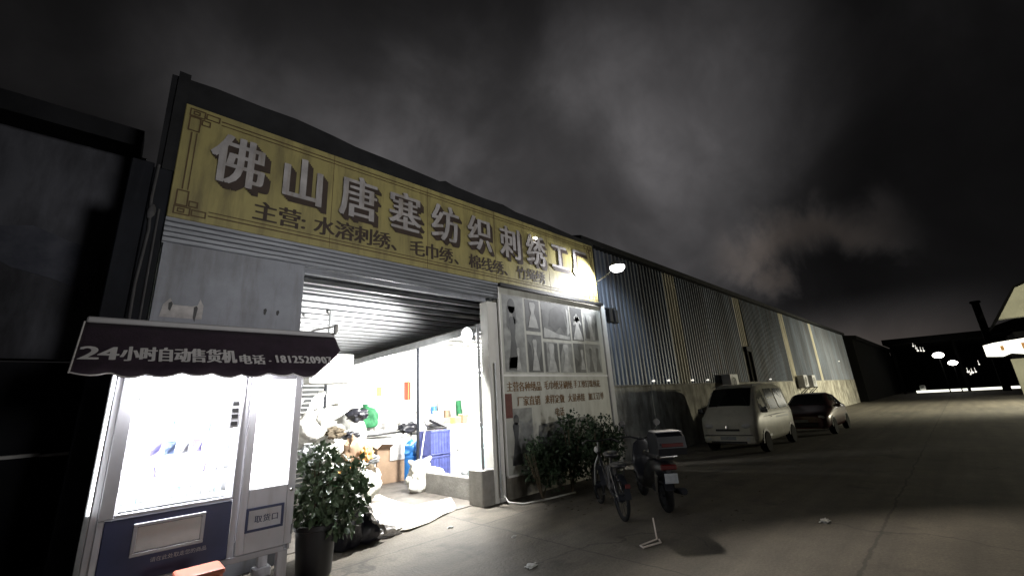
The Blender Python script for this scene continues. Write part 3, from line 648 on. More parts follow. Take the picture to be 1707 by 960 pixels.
# goods on the shelves
GC = {'blue': mat('goods_blue', (.42, .55, .88), .5, 0, .3, 20), 'violet': mat('goods_violet', (.52, .46, .88), .5, 0, .3, 20), 'white': mat('goods_white', (.85, .86, .88), .5, 0, .08, 20), 'cyan': mat('goods_cyan', (.66, .84, .9), .5, 0, .15, 20), 'pink': mat('goods_pink', (.88, .55, .72), .5, 0, .2, 20), 'green': mat('goods_pale_green', (.7, .86, .76), .5, 0, .15, 20)}
def good(kind, color, x, z):
    q = MB(); y = VY + .24
    if kind == 'bottle':
        q.lathe([(0, 0), (.030, .0), (.032, .02), (.032, .08), (.026, .10), (.012, .125), (.012, .145), (0, .145)], (x, y, z), 12)
    elif kind == 'can':
        q.lathe([(0, 0), (.026, 0), (.030, .008), (.030, .105), (.025, .115), (0, .115)], (x, y, z), 12)
    else:
        q.add([(x - .045, y, z), (x + .045, y, z), (x + .04, y + .03, z + .07), (x + .048, y + .01, z + .15), (x - .048, y + .01, z + .15), (x - .04, y - .02, z + .07), (x - .04, y + .03, z), (x + .04, y + .03, z), (x + .045, y + .015, z + .15), (x - .045, y + .015, z + .15)],
              [(0, 1, 2, 5), (5, 2, 3, 4), (6, 9, 8, 7), (0, 6, 7, 1), (4, 3, 8, 9), (1, 7, 8, 3, 2), (0, 5, 4, 9, 6)])
    return q.build({'bottle': 'drink_bottle', 'can': 'drink_can', 'pack': 'snack_pack'}[kind], GC[color])
rowsd = [('can', ('white', 'cyan', 'white'), 'lowest'), ('bottle', ('cyan', 'white', 'violet', 'white'), 'second lowest'), ('pack', ('violet', 'white', 'violet', 'blue', 'white'), 'third lowest'),
         ('bottle', ('blue', 'white', 'cyan'), 'third highest'), ('bottle', ('white', 'cyan', 'white', 'green'), 'second highest'), ('can', ('pink', 'white', 'cyan', 'white'), 'top')]
for (kind, cols, nm), z in zip(rowsd, SH):
    for i in range(8):
        c = cols[i % len(cols)]; o = good(kind, c, .19 + i * .112, z + .0005)
        w = {'bottle': 'drink bottle', 'can': 'drink can', 'pack': 'snack packet'}[kind]
        tag(o, f'{c} {w} on the {nm} shelf inside the vending machine', w.split()[1], f'{c} {w}s on the {nm} vending shelf')

# ================================================================== awning over the machine
aw = thing('awning', 'dark maroon cloth awning with white lettering over the vending machine', 'awning', (.85, 5.37, 2.72))
A0 = V((0, 5.37, 2.72)); AD = V((0, -.55, -.52)); ADn = AD.normalized(); AL = AD.length; AO = V((0, -.52, .55)).normalized()
def ap(x, t, out=0.): return V((x, 0, 0)) + A0 + AD * t + AO * (out + .012 * sin(x * 9 + t * 3) * t)
q = MB(); nx, ntt = 60, 8; vs = []; 
def axr(t): return 2.0 if t < .38 else 2.0 - .40 * ((t - .38) / .62) ** 1.1
for i in range(nx + 1):
    for j in range(ntt + 1):
        t = j / ntt; x = -.26 + (axr(t) + .26) * i / nx
        tt = t
        if j == ntt: tt = 1.0 + .06 * abs(sin((x + .26) / .235 * pi)) - .01
        vs.append(ap(x, tt))
q.add(vs, [(i * (ntt + 1) + j, (i + 1) * (ntt + 1) + j, (i + 1) * (ntt + 1) + j + 1, i * (ntt + 1) + j + 1) for i in range(nx) for j in range(ntt)], True)
clo = q.build('cloth', M['maroon'], aw)
md = clo.modifiers.new('thickness', 'SOLIDIFY'); md.thickness = .006; md.offset = -1
q = MB(); q.tube([ap(-.26 + (axr(1) + .26) * i / 60, 1.0 + .06 * abs(sin(((axr(1) + .26) * i / 60) / .235 * pi)) - .012, .004) for i in range(61)], .006, 5); q.build('hem_piping', M['awntext'], aw)
q = MB(); q.tube([ap(-.26, t / 6, .004) for t in range(7)], .007, 5); q.build('side_hem', M['awntext'], aw)
q = MB(); q.box((-.25, 5.36, 2.715), (2.0, 5.46, 2.775), .012); q.build('cassette', M['vmgrey'], aw)
for x in (-.2, 1.45):
    q = MB(); q.tube([(x, 5.4, 2.3), tuple(ap(x, .93, -.03))], .012, 6); q.build('arm', M['greysteel'], aw)
q = MB(); U = -ADn
write(q, '24', tuple(ap(-.24, .77)), .265, up=U, out=AO, bold=HEAVY, lift=.014, asc_adv=.47, wx=.98)
write(q, '小时自动售货机', tuple(ap(.02, .77)), .235, wx=.525, adv=1.0, up=U, out=AO, bold=HEAVY, lift=.014)
write(q, '电话', tuple(ap(.905, .77)), .175, wx=.68, adv=1.03, up=U, out=AO, bold=HEAVY, lift=.014)
write(q, '.', tuple(ap(1.17, .74)), .15, up=U, out=AO, bold=HEAVY, lift=.014)
write(q, '1812520907', tuple(ap(1.23, .77)), .185, wx=.56, adv=.98, up=U, out=AO, bold=HEAVY, lift=.016, asc_adv=.60)
q.build('lettering', M['awntext'], aw)
# bulb lamp on the end of the awning
bl = thing('bulb_lamp', 'small unlit white bulb lamp on a stick at the right end of maroon awning', 'lamp', (1.95, 5.3, 2.75))
q = MB(); q.tube([(1.72, 5.4, 2.79), (1.97, 5.28, 2.85)], .012, 6); q.build('arm', M['white'], bl)
q = MB(); q.lathe([(0, .05), (.02, .045), (.026, .0), (.028, -.05), (.016, -.08), (0, -.085)], (1.975, 5.28, 2.83), 12); q.build('bulb', M['white'], bl)

# ================================================================== orange stool near the machine
st = thing('plastic_stool', 'orange red plastic stool in front of the vending machine', 'stool', (.76, 4.62, 0))
q = MB(); q.box((.58, 4.48, .575), (.9, 4.78, .62), .02, seg=2); q.build('seat', M['orange'], st)
for sx in (-1, 1):
    for sy in (-1, 1):
        q = MB(); x, y = .74 + sx * .12, 4.63 + sy * .11
        q.tube([(x, y, .58), (x + sx * .04, y + sy * .04, 0)], [.028, .022], 6); q.build('leg', M['orange'], st)

# ================================================================== potted plant
rnd = random.Random(3)
pl = thing('potted_plant', 'leafy plant in a tall dark pot right beside the vending machine', 'plant', (2.05, 5.62, 0))
q = MB(); q.lathe([(0, 0), (.17, 0), (.19, .03), (.22, .50), (.24, .51), (.24, .56), (.2, .56), (.19, .5), (0, .48)], (2.0, 5.62, 0), 22); q.build('pot', M['black'], pl)
q = MB()
for k in range(9):
    a = rnd.uniform(0, 6.28); r = rnd.uniform(.1, .3)
    q.tube([(2.0, 5.62, .45), (2.0 + r * .4 * cos(a), 5.62 + r * .4 * sin(a), .9), (2.05 + r * cos(a), 5.62 + r * sin(a), 1.25)], [.012, .01, .005], 5)
q.build('stem', M['stem'], pl)
q = MB()
for c, rd, n in (((2.12, 5.62, 1.0), (.34, .3, .34), 300), ((2.36, 5.64, .80), (.28, .24, .26), 210), ((1.93, 5.62, .76), (.2, .22, .28), 170), ((2.0, 5.7, 1.24), (.2, .2, .2), 90), ((2.22, 5.48, .60), (.26, .18, .2), 150), ((2.5, 5.75, 1.0), (.18, .2, .24), 90)):
    q.leaves(c, rd, n, .10, rnd, .55, .2)
    q.leaves(c, rd, n // 2, .055, rnd, .1, .1)
q.build('foliage', M['leafpale'], pl)

# plastic-wrapped bundle beside it
bd = thing('wrapped_bundle', 'black bag bundle with crumpled clear plastic film on the ground by the potted plant', 'bundle', (2.72, 6.35, 0))
q = MB(); q.blob((2.64, 6.36, .34), (.27, .24, .46), .12, 1.8, 4, 4, True, .05); q.blob((2.95, 6.38, .14), (.22, .2, .2), .15, 2, 6, 3); q.build('bag', M['blackbag'], bd)
q = MB(); n1, n2 = 34, 26; vs = []
for a_ in range(n1 + 1):
    for b_ in range(n2 + 1):
        u, v = a_ / n1, b_ / n2
        x = 2.42 + .75 * v + .10 * u * (1 - v); y = 6.50 - .42 * u + .12 * v; z = .98 - .80 * v ** 1.2 - .30 * u * (1 - v * .6)
        d = mn.noise(V((u * 4, v * 4, 3))) * .07 + (1 - 2 * abs(mn.noise(V((u * 8, v * 7, 9))))) * .035 + (1 - 2 * abs(mn.noise(V((u * 17, v * 15, 1))))) * .014
        vs.append((x + d * .5, y - d, max(.02, z + d)))
q.add(vs, [(a_ * (n2 + 1) + b_, (a_ + 1) * (n2 + 1) + b_, (a_ + 1) * (n2 + 1) + b_ + 1, a_ * (n2 + 1) + b_ + 1) for a_ in range(n1) for b_ in range(n2)], True)
q.build('film', M['film'], bd)
q = MB(); q.blob((3.28, 6.42, .06), (.2, .12, .08), .35, 3, 21, 4, False, .25)
tag(q.build('plastic_scrap', M['film']), 'crumpled clear plastic scrap on the ground at the corner of cream sheet', 'scrap')

# ================================================================== cream sheet on the ground
q = MB(); outline = [(3.30, 6.55), (3.62, 6.30), (4.05, 6.42), (4.45, 6.62), (4.85, 6.78), (5.10, 7.2), (5.32, 7.62), (5.05, 7.72), (4.82, 7.72), (4.56, 7.72), (4.50, 8.1), (4.60, 8.9), (4.72, 9.5), (4.3, 9.7), (3.9, 9.0), (3.6, 8.0), (3.35, 7.2)]
vs = []; fs = []; ctr = V((4.15, 7.7))
K = 7; n = len(outline)
for k in range(K + 1):
    for (x, y) in outline:
        p = ctr.lerp(V((x, y)), k / K); h = .022 + .022 * mn.noise(V((p.x * 2.2, p.y * 2.2, 0))) + (.02 * mn.noise(V((p.x * 6, p.y * 6, 4))) if k else 0)
        vs.append((p.x, p.y, max(.008, h) + (.01 if k == K and random.random() < .4 else 0)))
for k in range(K):
    for i in range(n): fs.append((k * n + i, k * n + (i + 1) % n, (k + 1) * n + (i + 1) % n, (k + 1) * n + i))
q.add(vs, fs, True)
o = q.build('ground_sheet', M['tarp']); tag(o, 'cream plastic sheet spread on the ground before the doorway', 'sheet')
md = o.modifiers.new('thickness', 'SOLIDIFY'); md.thickness = .006

# ================================================================== workshop contents
def sack(c, rad, seed, label, m='sack', rot=0., group=None, cat='sack', name='sack'):
    t = thing(name, label, cat, (c[0], c[1], c[2] - rad[2] * .72), group)
    q = MB(); q.blob(c, rad, .17, 1.5, seed, 5, True, .035, folds=.035); q.build('body', M[m], t)
    q = MB(); top = V(c) + V((rad[0] * .35 * sin(seed), 0, rad[2] * .86))
    q.lathe([(rad[0] * .34, -.1), (.04, .0), (.05, .03), (rad[0] * .3, .12), (rad[0] * .2, .13), (0, .05)], top, 12); q.build('tied_neck', M[m], t)
    return t
# low wall running in from the pier
lw2 = MB(); lw2.box((5.42, 6.9, 0), (5.60, 9.3, .42), .015)
tag(lw2.build('low_wall', M['concrete']), 'low concrete wall just inside the doorway by the pier', 'wall')
# cardboard box
cb = thing('cardboard_box', 'brown cardboard box with white papers on it beside the blue tub', 'box', (5.6, 11, .012))
q = MB(); q.box((5.22, 10.7, .013), (6.0, 11.35, .86), .008); q.build('carton', M['card'], cb)
q = MB(); q.add([(5.2, 10.69, .86), (5.55, 10.69, .86), (5.56, 10.45, .97), (5.22, 10.45, 1.0)], [(0, 1, 2, 3)]); q.add([(5.22, 11.35, .86), (5.22, 10.7, .86), (4.98, 10.72, 1.02), (4.98, 11.33, 1.0)], [(0, 1, 2, 3)]); o = q.build('flap', M['card'], cb)
md = o.modifiers.new('thickness', 'SOLIDIFY'); md.thickness = .008
q = MB(); q.box((5.56, 10.66, .55), (5.97, 10.69, .95), .004); q.build('paper', M['cloth'], cb)
# blue tub
tb = thing('blue_tub', 'bright blue plastic bag sagging over a tub behind cardboard box', 'tub', (6.3, 11, .012))
q = MB(); q.lathe([(0, .013), (.25, .013), (.32, .55), (.34, .56), (.34, .6), (.3, .6), (0, .5)], (6.28, 10.9, 0), 20); q.build('tub', M['blue'], tb)
q = MB(); q.blob((6.3, 10.85, .68), (.33, .3, .26), .2, 2.3, 5, 4, False, .1); q.build('bag', M['blue'], tb)
# indigo crates, two stacked
def crate(z, label):
    t = thing('plastic_crate', label, 'crate', (6.5, 9.8, z), 'indigo crates stacked by the post')
    mt = Matrix.Translation((6.45, 9.9, z)) @ Matrix.Rotation(.12, 4, 'Z')
    q = MB()
    for lo, hi in (((-.36, -.26, 0), (.36, .26, .03)), ((-.36, -.26, .03), (-.33, .26, .6)), ((.33, -.26, .03), (.36, .26, .6)), ((-.33, -.26, .03), (.33, -.235, .6)), ((-.33, .235, .03), (.33, .26, .6))): q.box(lo, hi, .004, mt)
    q.build('shell', M['indigo'], t)
    q = MB()
    for k in range(7): q.box((-.3 + k * .095, -.275, .06), (-.27 + k * .095, -.261, .55), .003, mt)
    q.box((-.37, -.28, .56), (.37, -.262, .61), .004, mt); q.box((-.37, -.28, .02), (.37, -.262, .05), .004, mt); q.build('rib', M['indigo'], t)
    return t
crate(.013, 'lower indigo plastic crate on the floor under another crate'); crate(.63, 'upper indigo plastic crate stacked on another crate')
q = MB(); q.box((6.2, 9.75, 1.26), (6.72, 9.95, 1.31), .01); q.tube([(6.1, 9.6, 1.5), (6.75, 9.9, 1.3)], .04)
tag(q.build('machine_arm', M['black']), 'black rod and bar resting on the upper indigo crate', 'rod')
sack((6.45, 9.95, 1.44), (.26, .2, .18), 9, 'white cloth bundle heaped on top of the indigo crates', 'cloth')
# white sack by the crates with a stick
t = thing('sack', 'white sack with two knotted ears on the floor in front of indigo crates', 'sack', (5.58, 9.0, .013))
q = MB(); q.blob((5.60, 9.0, .22), (.47, .30, .30), .14, 1.5, 2, 5, True, .03, folds=.03); q.blob((5.45, 9.02, .42), (.25, .2, .24), .14, 1.5, 5, 5, False, .03, folds=.03); q.build('body', M['sack'], t)
for e0, e1 in (((5.34, 9.0, .52), (5.14, 8.98, .68)), ((5.56, 9.02, .56), (5.74, 9.0, .70))):
    q = MB(); q.tube([e0, tuple((V(e0) + V(e1)) / 2 + V((0, 0, .01))), e1], [.13, .07, .035], 9); q.build('tied_neck', M['sack'], t)
q = MB(); q.tube([(5.62, 9.3, .5), (6.05, 9.75, 1.35)], .014)
tag(q.build('stick', M['white']), 'thin white stick leaning on the indigo crates behind the tied sack', 'stick')
# white cabinet
cbn = thing('white_cabinet', 'white machine cabinet behind the low wall with items on top', 'cabinet', (7.2, 9.6, .012))
q = MB(); q.box((6.75, 9.4, .1), (7.7, 10.0, 1.36), .015); q.box((6.8, 9.45, .013), (7.65, 9.95, .1)); q.build('body', M['white'], cbn)
q = MB(); q.box((7.02, 9.392, .55), (7.10, 9.399, .95), .002); q.box((7.46, 9.392, 1.0), (7.56, 9.399, 1.34), .002); q.build('vent', M['vmgrey'], cbn)
q = MB(); q.box((6.78, 9.38, .7), (6.82, 9.398, .74), .004); q.build('handle', M['black'], cbn)
for i, (x, w, h, m, lb) in enumerate(((6.95, .2, .18, 'amber', 'amber packet on top of the white cabinet'), (7.2, .16, .24, 'card', 'brown box on top of the white cabinet'), (7.45, .2, .14, 'cloth', 'pale folded cloth on top of the white cabinet'))):
    q = MB(); q.box((x - w / 2, 9.55, 1.362), (x + w / 2, 9.8, 1.362 + h), .015); tag(q.build(('packet', 'small_box', 'folded_cloth')[i], M[m]), lb, ('packet', 'box', 'cloth')[i])
q = MB()
for i in range(6): q.blob((6.5 + i * .17, 9.15 + .08 * (i % 2), .1 + .02 * (i % 3)), (.12, .12, .1), .25, 2.5, 30 + i, 2)
tag(q.build('rag_heap', M['greysteel']), 'grey heap of rags at the foot of white cabinet', 'rags')
# small drum of blue water near the pier
sack((6.5, 7.7, .36), (.24, .2, .45), 17, 'dark green bag leaning behind the doorway pier', 'green')
q = MB(); q.lathe([(0, .013), (.15, .013), (.16, .05), (.16, .34), (.12, .4), (.04, .43), (.04, .48), (0, .48)], (6.15, 7.55, .9), 16)
q.box((5.9, 7.3, .012), (6.4, 7.8, .91), .01)
tag(q.build('water_dispenser', GC['cyan']), 'pale blue water dispenser with bottle behind the doorway pier', 'dispenser')
# tables with white cloth
def table(x0, x1, y0, y1, h, label):
    t = thing('work_table', label, 'table', ((x0 + x1) / 2, (y0 + y1) / 2, .012))
    q = MB(); q.box((x0, y0, h - .04), (x1, y1, h), .006); q.build('top', M['white'], t)
    for x in (x0 + .06, x1 - .06):
        for y in (y0 + .06, y1 - .06):
            q = MB(); q.tube([(x, y, .012), (x, y, h - .04)], .025, 6); q.build('leg', M['greysteel'], t)
    return t
table(4.6, 8.2, 12.0, 13.4, 1.05, 'long white work table in the middle of the workshop')
for i, (x, y, z, r, m, lb) in enumerate(((4.95, 12.3, 1.42, (.55, .4, .46), 'cloth', 'large pale cloth bale on the near left end of long work table'), (6.1, 12.5, 1.38, (.55, .4, .42), 'cloth', 'pale cloth bale on the middle of long work table'), (7.4, 12.4, 1.32, (.6, .4, .36), 'cloth', 'wide pale cloth bale on the right end of long work table'), (5.6, 12.15, 1.62, (.3, .2, .34), 'green', 'green cloth bundle heaped between the bales on work table'))):
    sack((x, y, z), r, 40 + i, lb, m, name='cloth_bale', cat='bale')
q = MB(); q.tube([(4.9, 11.6, 1.16), (6.9, 11.9, 1.2)], .03); q.tube([(4.9, 11.9, .02), (4.9, 11.62, 1.14)], .02); q.tube([(6.9, 12.0, .02), (6.9, 11.92, 1.18)], .02)
tag(q.build('hand_rail', M['black']), 'black rail on two legs before the long work table', 'rail')
q = MB(); q.blob((6.65, 11.7, 1.3), (.3, .2, .16), .3, 2.5, 77, 3, False)
tag(q.build('dark_cloth', M['blackbag']), 'dark cloth lump hanging on the black rail', 'cloth')
# heap of white bags at the left of the doorway
heap = [((3.35, 8.9, .35), (.40, .38, .45), 'sack'), ((3.95, 9.1, .34), (.42, .38, .44), 'sack'), ((4.45, 9.9, .34), (.4, .38, .44), 'sack'), ((3.6, 9.6, .95), (.42, .4, .42), 'sack'), ((4.1, 9.8, 1.0), (.4, .38, .40), 'cloth'), ((3.75, 9.9, 1.58), (.42, .38, .38), 'sack'), ((4.4, 10.6, 1.3), (.38, .36, .45), 'cloth'), ((3.3, 9.9, 1.5), (.34, .3, .36), 'cloth'), ((3.15, 8.3, .28), (.34, .3, .36), 'cloth')]
hl = ['white sack at the front left foot of the sack heap', 'white sack at the front right foot of the sack heap', 'white sack lying lowest nearest the cardboard box', 'white sack on the second tier of heap', 'pale cloth bundle beside the second tier sack', 'white sack crowning the sack heap', 'pale cloth bundle behind the heap near the table', 'pale cloth bundle at the upper left of heap', 'pale cloth bundle on the floor nearest the doorway']
for i, ((c, r, m), lb) in enumerate(zip(heap, hl)): sack(c, r, 50 + i * 3, lb, m, group='sacks and bundles heaped left of the doorway')
for i, (c, r, m, lb) in enumerate((((3.85, 8.95, 1.0), (.2, .12, .26), 'card', 'brown rag hanging on the sack heap'), ((4.05, 9.3, 1.75), (.22, .14, .12), 'blackbag', 'dark rag lying across the top of sack heap'), ((3.55, 8.75, .72), (.16, .1, .08), 'amber', 'orange rag tucked between the front sacks'), ((4.2, 9.0, .62), (.14, .1, .1), 'stem', 'dark brown rag on the front right sack'))):
    q = MB(); q.blob(c, r, .35, 3, 90 + i, 3, False, .15); tag(q.build('rag', M[m]), lb, 'rag')
rnd = random.Random(21)
RG = [('dark green', 'green', (3.05, 8.0, .62), (.14, .1, .09)), ('black', 'blackbag', (3.62, 8.55, .18), (.2, .16, .12)), ('grey', 'greysteel', (4.42, 9.5, .78), (.2, .12, .1)), ('brown', 'card', (3.3, 9.55, 1.08), (.18, .1, .12)), ('black', 'blackbag', (3.98, 9.45, 1.32), (.16, .1, .08)),
      ('pale blue', 'cyanrag', (4.3, 10.1, 1.72), (.2, .12, .12)), ('orange', 'amber', (4.02, 8.7, .98), (.1, .06, .14)), ('black', 'blackbag', (4.62, 9.75, .2), (.14, .12, .1)), ('brown', 'stem', (3.55, 9.2, 1.42), (.16, .08, .1)), ('grey', 'greysteel', (3.0, 9.0, 1.02), (.2, .14, .2))]
RP = ['at the foot of the heap by the doorway edge', 'on the floor before the sack heap', 'on the lowest sack near the carton', 'hanging from the second tier sack', 'wedged between the upper sacks', 'on top of the rear bundle', 'draped over the front sack', 'on the floor beside the carton', 'pressed under the crowning sack', 'on the left shoulder of heap']
for k, ((cn_, mk, c, rd), pz) in enumerate(zip(RG, RP)):
    q = MB(); q.blob(c, rd, .35, 3, 130 + k, 4, False, .18); tag(q.build('rag', M[mk]), f'{cn_} rag {pz}', 'rag', 'rags on the sack heap')
# fabric rolls and cartons along the back wall
for k in range(7):
    x = 10.2 + k * .34; q = MB(); q.tube([(x, 16.1, .02), (x + .1, 16.45, 1.7 + .2 * (k % 3))], .13, 12)
    tag(q.build('fabric_roll', M[('cloth', 'blue', 'sack', 'card', 'cloth', 'green', 'sack')[k]]), f"{('pale', 'blue', 'white', 'brown', 'cream', 'green', 'off white')[k]} fabric roll leaning on the back wall", 'fabric roll', 'fabric rolls on the back wall')
for k, (x, y, z, w, h) in enumerate(((8.6, 10.3, .013, .7, .6), (8.6, 10.35, .62, .6, .5), (9.5, 10.6, .013, .8, .7), (8.3, 12.3, 1.06, .5, .4), (5.9, 13.0, 1.06, .6, .35))):
    q = MB(); q.box((x, y, z), (x + w, y + .5, z + h), .008)
    tag(q.build('carton', M['card']), ('brown carton on the floor behind the white cabinet', 'smaller brown carton stacked on another carton behind the cabinet', 'widest brown carton deep behind the white cabinet', 'brown carton on the right end of the long work table', 'flat brown carton on the middle of the long work table')[k], 'carton')
# grey slatted rack with white cabinet above
rk = thing('slatted_rack', 'grey slatted screen behind the sacks at the left of doorway', 'rack', (3.3, 10.6, .012))
q = MB()
for k in range(22): q.box((2.7, 10.55, .3 + k * .1), (3.75, 10.6, .37 + k * .1))
q.build('slat', M['greysteel'], rk)
for x in (2.68, 3.76):
    q = MB(); q.box((x, 10.54, .012), (x + .05, 10.62, 2.5)); q.build('upright', M['darksteel'], rk)
q = MB(); q.box((3.05, 10.2, 1.0), (3.2, 10.22, 2.4), .0, Matrix.Translation((3.3, 10.2, 1.6)) @ Matrix.Rotation(.35, 4, 'Y') @ Matrix.Translation((-3.1, -10.2, -1.6)))
tag(q.build('white_board', M['white']), 'narrow white board leaning on the grey slatted screen', 'board')
ac = thing('wall_unit', 'white boxy wall unit hanging above the sack heap at left', 'unit', (3.5, 9.5, 2.5))
q = MB(); q.box((3.05, 9.5, 2.46), (4.0, 10.0, 3.1), .03, seg=2); q.build('casing', M['white'], ac)
q = MB(); q.box((3.1, 9.485, 2.5), (3.95, 9.499, 2.62), .004); q.build('vent', M['vmgrey'], ac)
q = MB(); q.tube([(3.5, 9.75, 3.1), (3.5, 9.75, 4.15)], .03); q.build('hanger', M['greysteel'], ac)
# things on the back wall
q = MB(); q.box((9.25, 16.56, 2.25), (9.55, 16.59, 3.0)); tag(q.build('red_paper_strip', M['red']), 'red paper strip pasted on the white back wall', 'paper')
q = MB(); q.box((8.0, 16.56, 2.45), (8.2, 16.59, 2.8)); tag(q.build('amber_paper', M['amber']), 'small amber paper pasted on the white back wall', 'paper')
q = MB(); q.tube([(9.4, 16.5, 1.6), (9.4, 16.5, 3.4)], .015); tag(q.build('hanging_ribbon', M['amber']), 'thin amber ribbon hanging beside the red paper strip', 'ribbon')
# inner floodlight and tubes
fi = thing('workshop_floodlight', 'very bright floodlight inside the doorway on the pier', 'floodlight', (5.4, 6.86, 3.2))
q = MB(); q.box((5.30, 6.80, 3.1), (5.46, 7.0, 3.36), .015); q.build('housing', M['greysteel'], fi)
q = MB(); q.blob((5.28, 6.88, 3.22), (.10, .13, .16), 0, 1, 1, 3, False); q.build('lens', M['lampwhite'], fi)
q = MB(); q.box((5.40, 6.70, 3.2), (5.56, 6.80, 3.25)); q.build('arm', M['greysteel'], fi)
for (tx, ty), lb in zip(((7.2, 9.4), (8.6, 11.2), (6.6, 13.2), (10.5, 14.2)), ('lit tube lamp under the low ceiling nearest the beam', 'lit tube lamp under the low ceiling behind white cabinet', 'lit tube lamp under the low ceiling above the long table', 'lit tube lamp deep under the low ceiling')):
    zc = 2.78; t = thing('tube_lamp', lb, 'lamp', (tx, ty, zc), 'tube lamps in the workshop')
    q = MB(); q.tube([(tx - .6, ty, zc), (tx + .6, ty, zc)], .02, 8); q.build('tube', M['tube'], t)
    q = MB(); q.box((tx - .62, ty - .03, zc + .03), (tx + .62, ty + .03, zc + .07)); q.tube([(tx, ty, zc + .07), (tx, ty, 3.42 if tx > 5.6 else 4.15)], .008, 5); q.build('holder', M['white'], t)

# hose along the ground by the pier
q = MB(); q.tube([(5.66, FY - .06, .5), (5.64, FY - .1, .15), (5.62, FY - .25, .04), (5.75, FY - .5, .02), (6.3, FY - .62, .02), (7.0, FY - .7, .02)], .016, 6)
tag(q.build('hose', M['hose']), 'pale hose coming off the pier foot along the ground', 'hose')

# ================================================================== shrubs in front of the hoarding
rnd = random.Random(11)
def shrub(c, h, n, label, spread=1.):
    t = thing('shrub', label, 'shrub', (c[0], c[1], 0), 'shrubs below the picture hoarding')
    q = MB()
    for k in range(7):
        a = rnd.uniform(0, 6.28); q.tube([(c[0], c[1], 0), (c[0] + .15 * cos(a), c[1] + .12 * sin(a), h * .4), (c[0] + .35 * spread * cos(a), c[1] + .25 * sin(a), h * .85)], [.018, .013, .005], 5)
    q.build('stem', M['stem'], t)
    q = MB()
    for k in range(8):
        cc = (c[0] + rnd.uniform(-.42, .42) * spread, c[1] + rnd.uniform(-.24, .24), h * rnd.uniform(.25, .82)); r = rnd.uniform(.2, .34)
        q.leaves(cc, (r * 1.1, r * .8, r), n // 5, .085, rnd, .3, .2)
    for k in range(5):
        x = c[0] + rnd.uniform(-.3, .3) * spread; q.leaves((x, c[1], h * rnd.uniform(.9, 1.05)), (.07, .07, .16), 22, .07, rnd, -.2)
    q.build('foliage', M['leaf'], t)
shrub((6.25, 5.95, 0), 1.0, 560, 'low dark shrub nearest the doorway pier'); shrub((7.0, 5.85, 0), 1.42, 900, 'tallest dark shrub in the middle of hoarding'); shrub((7.75, 5.8, 0), 1.30, 760, 'dark shrub between the tallest shrub and the bicycle'); shrub((8.5, 5.95, 0), 1.25, 640, 'dark shrub nearest the shed corner', 1.1)

q = MB(); rnd = random.Random(9)
for k in range(170):
    x = rnd.uniform(5.7, 9.6); y = rnd.uniform(4.6, 6.3) if rnd.random() < .8 else rnd.uniform(2.2, 5); l = rnd.uniform(.02, .05); a_ = rnd.uniform(0, 6.28); d = V((cos(a_), sin(a_), 0)); e = V((-sin(a_), cos(a_), 0)); p = V((x, y, .006 + rnd.uniform(0, .01)))
    q.add([p, p + d * l + e * l * .4 + V((0, 0, .012)), p + d * l * 2, p + d * l - e * l * .4 + V((0, 0, .008))], [(0, 1, 2), (0, 2, 3)])
tag(q.build('fallen_leaves', M['stem']), 'dry leaves scattered on the concrete below the shrubs', 'leaves', kind='stuff')
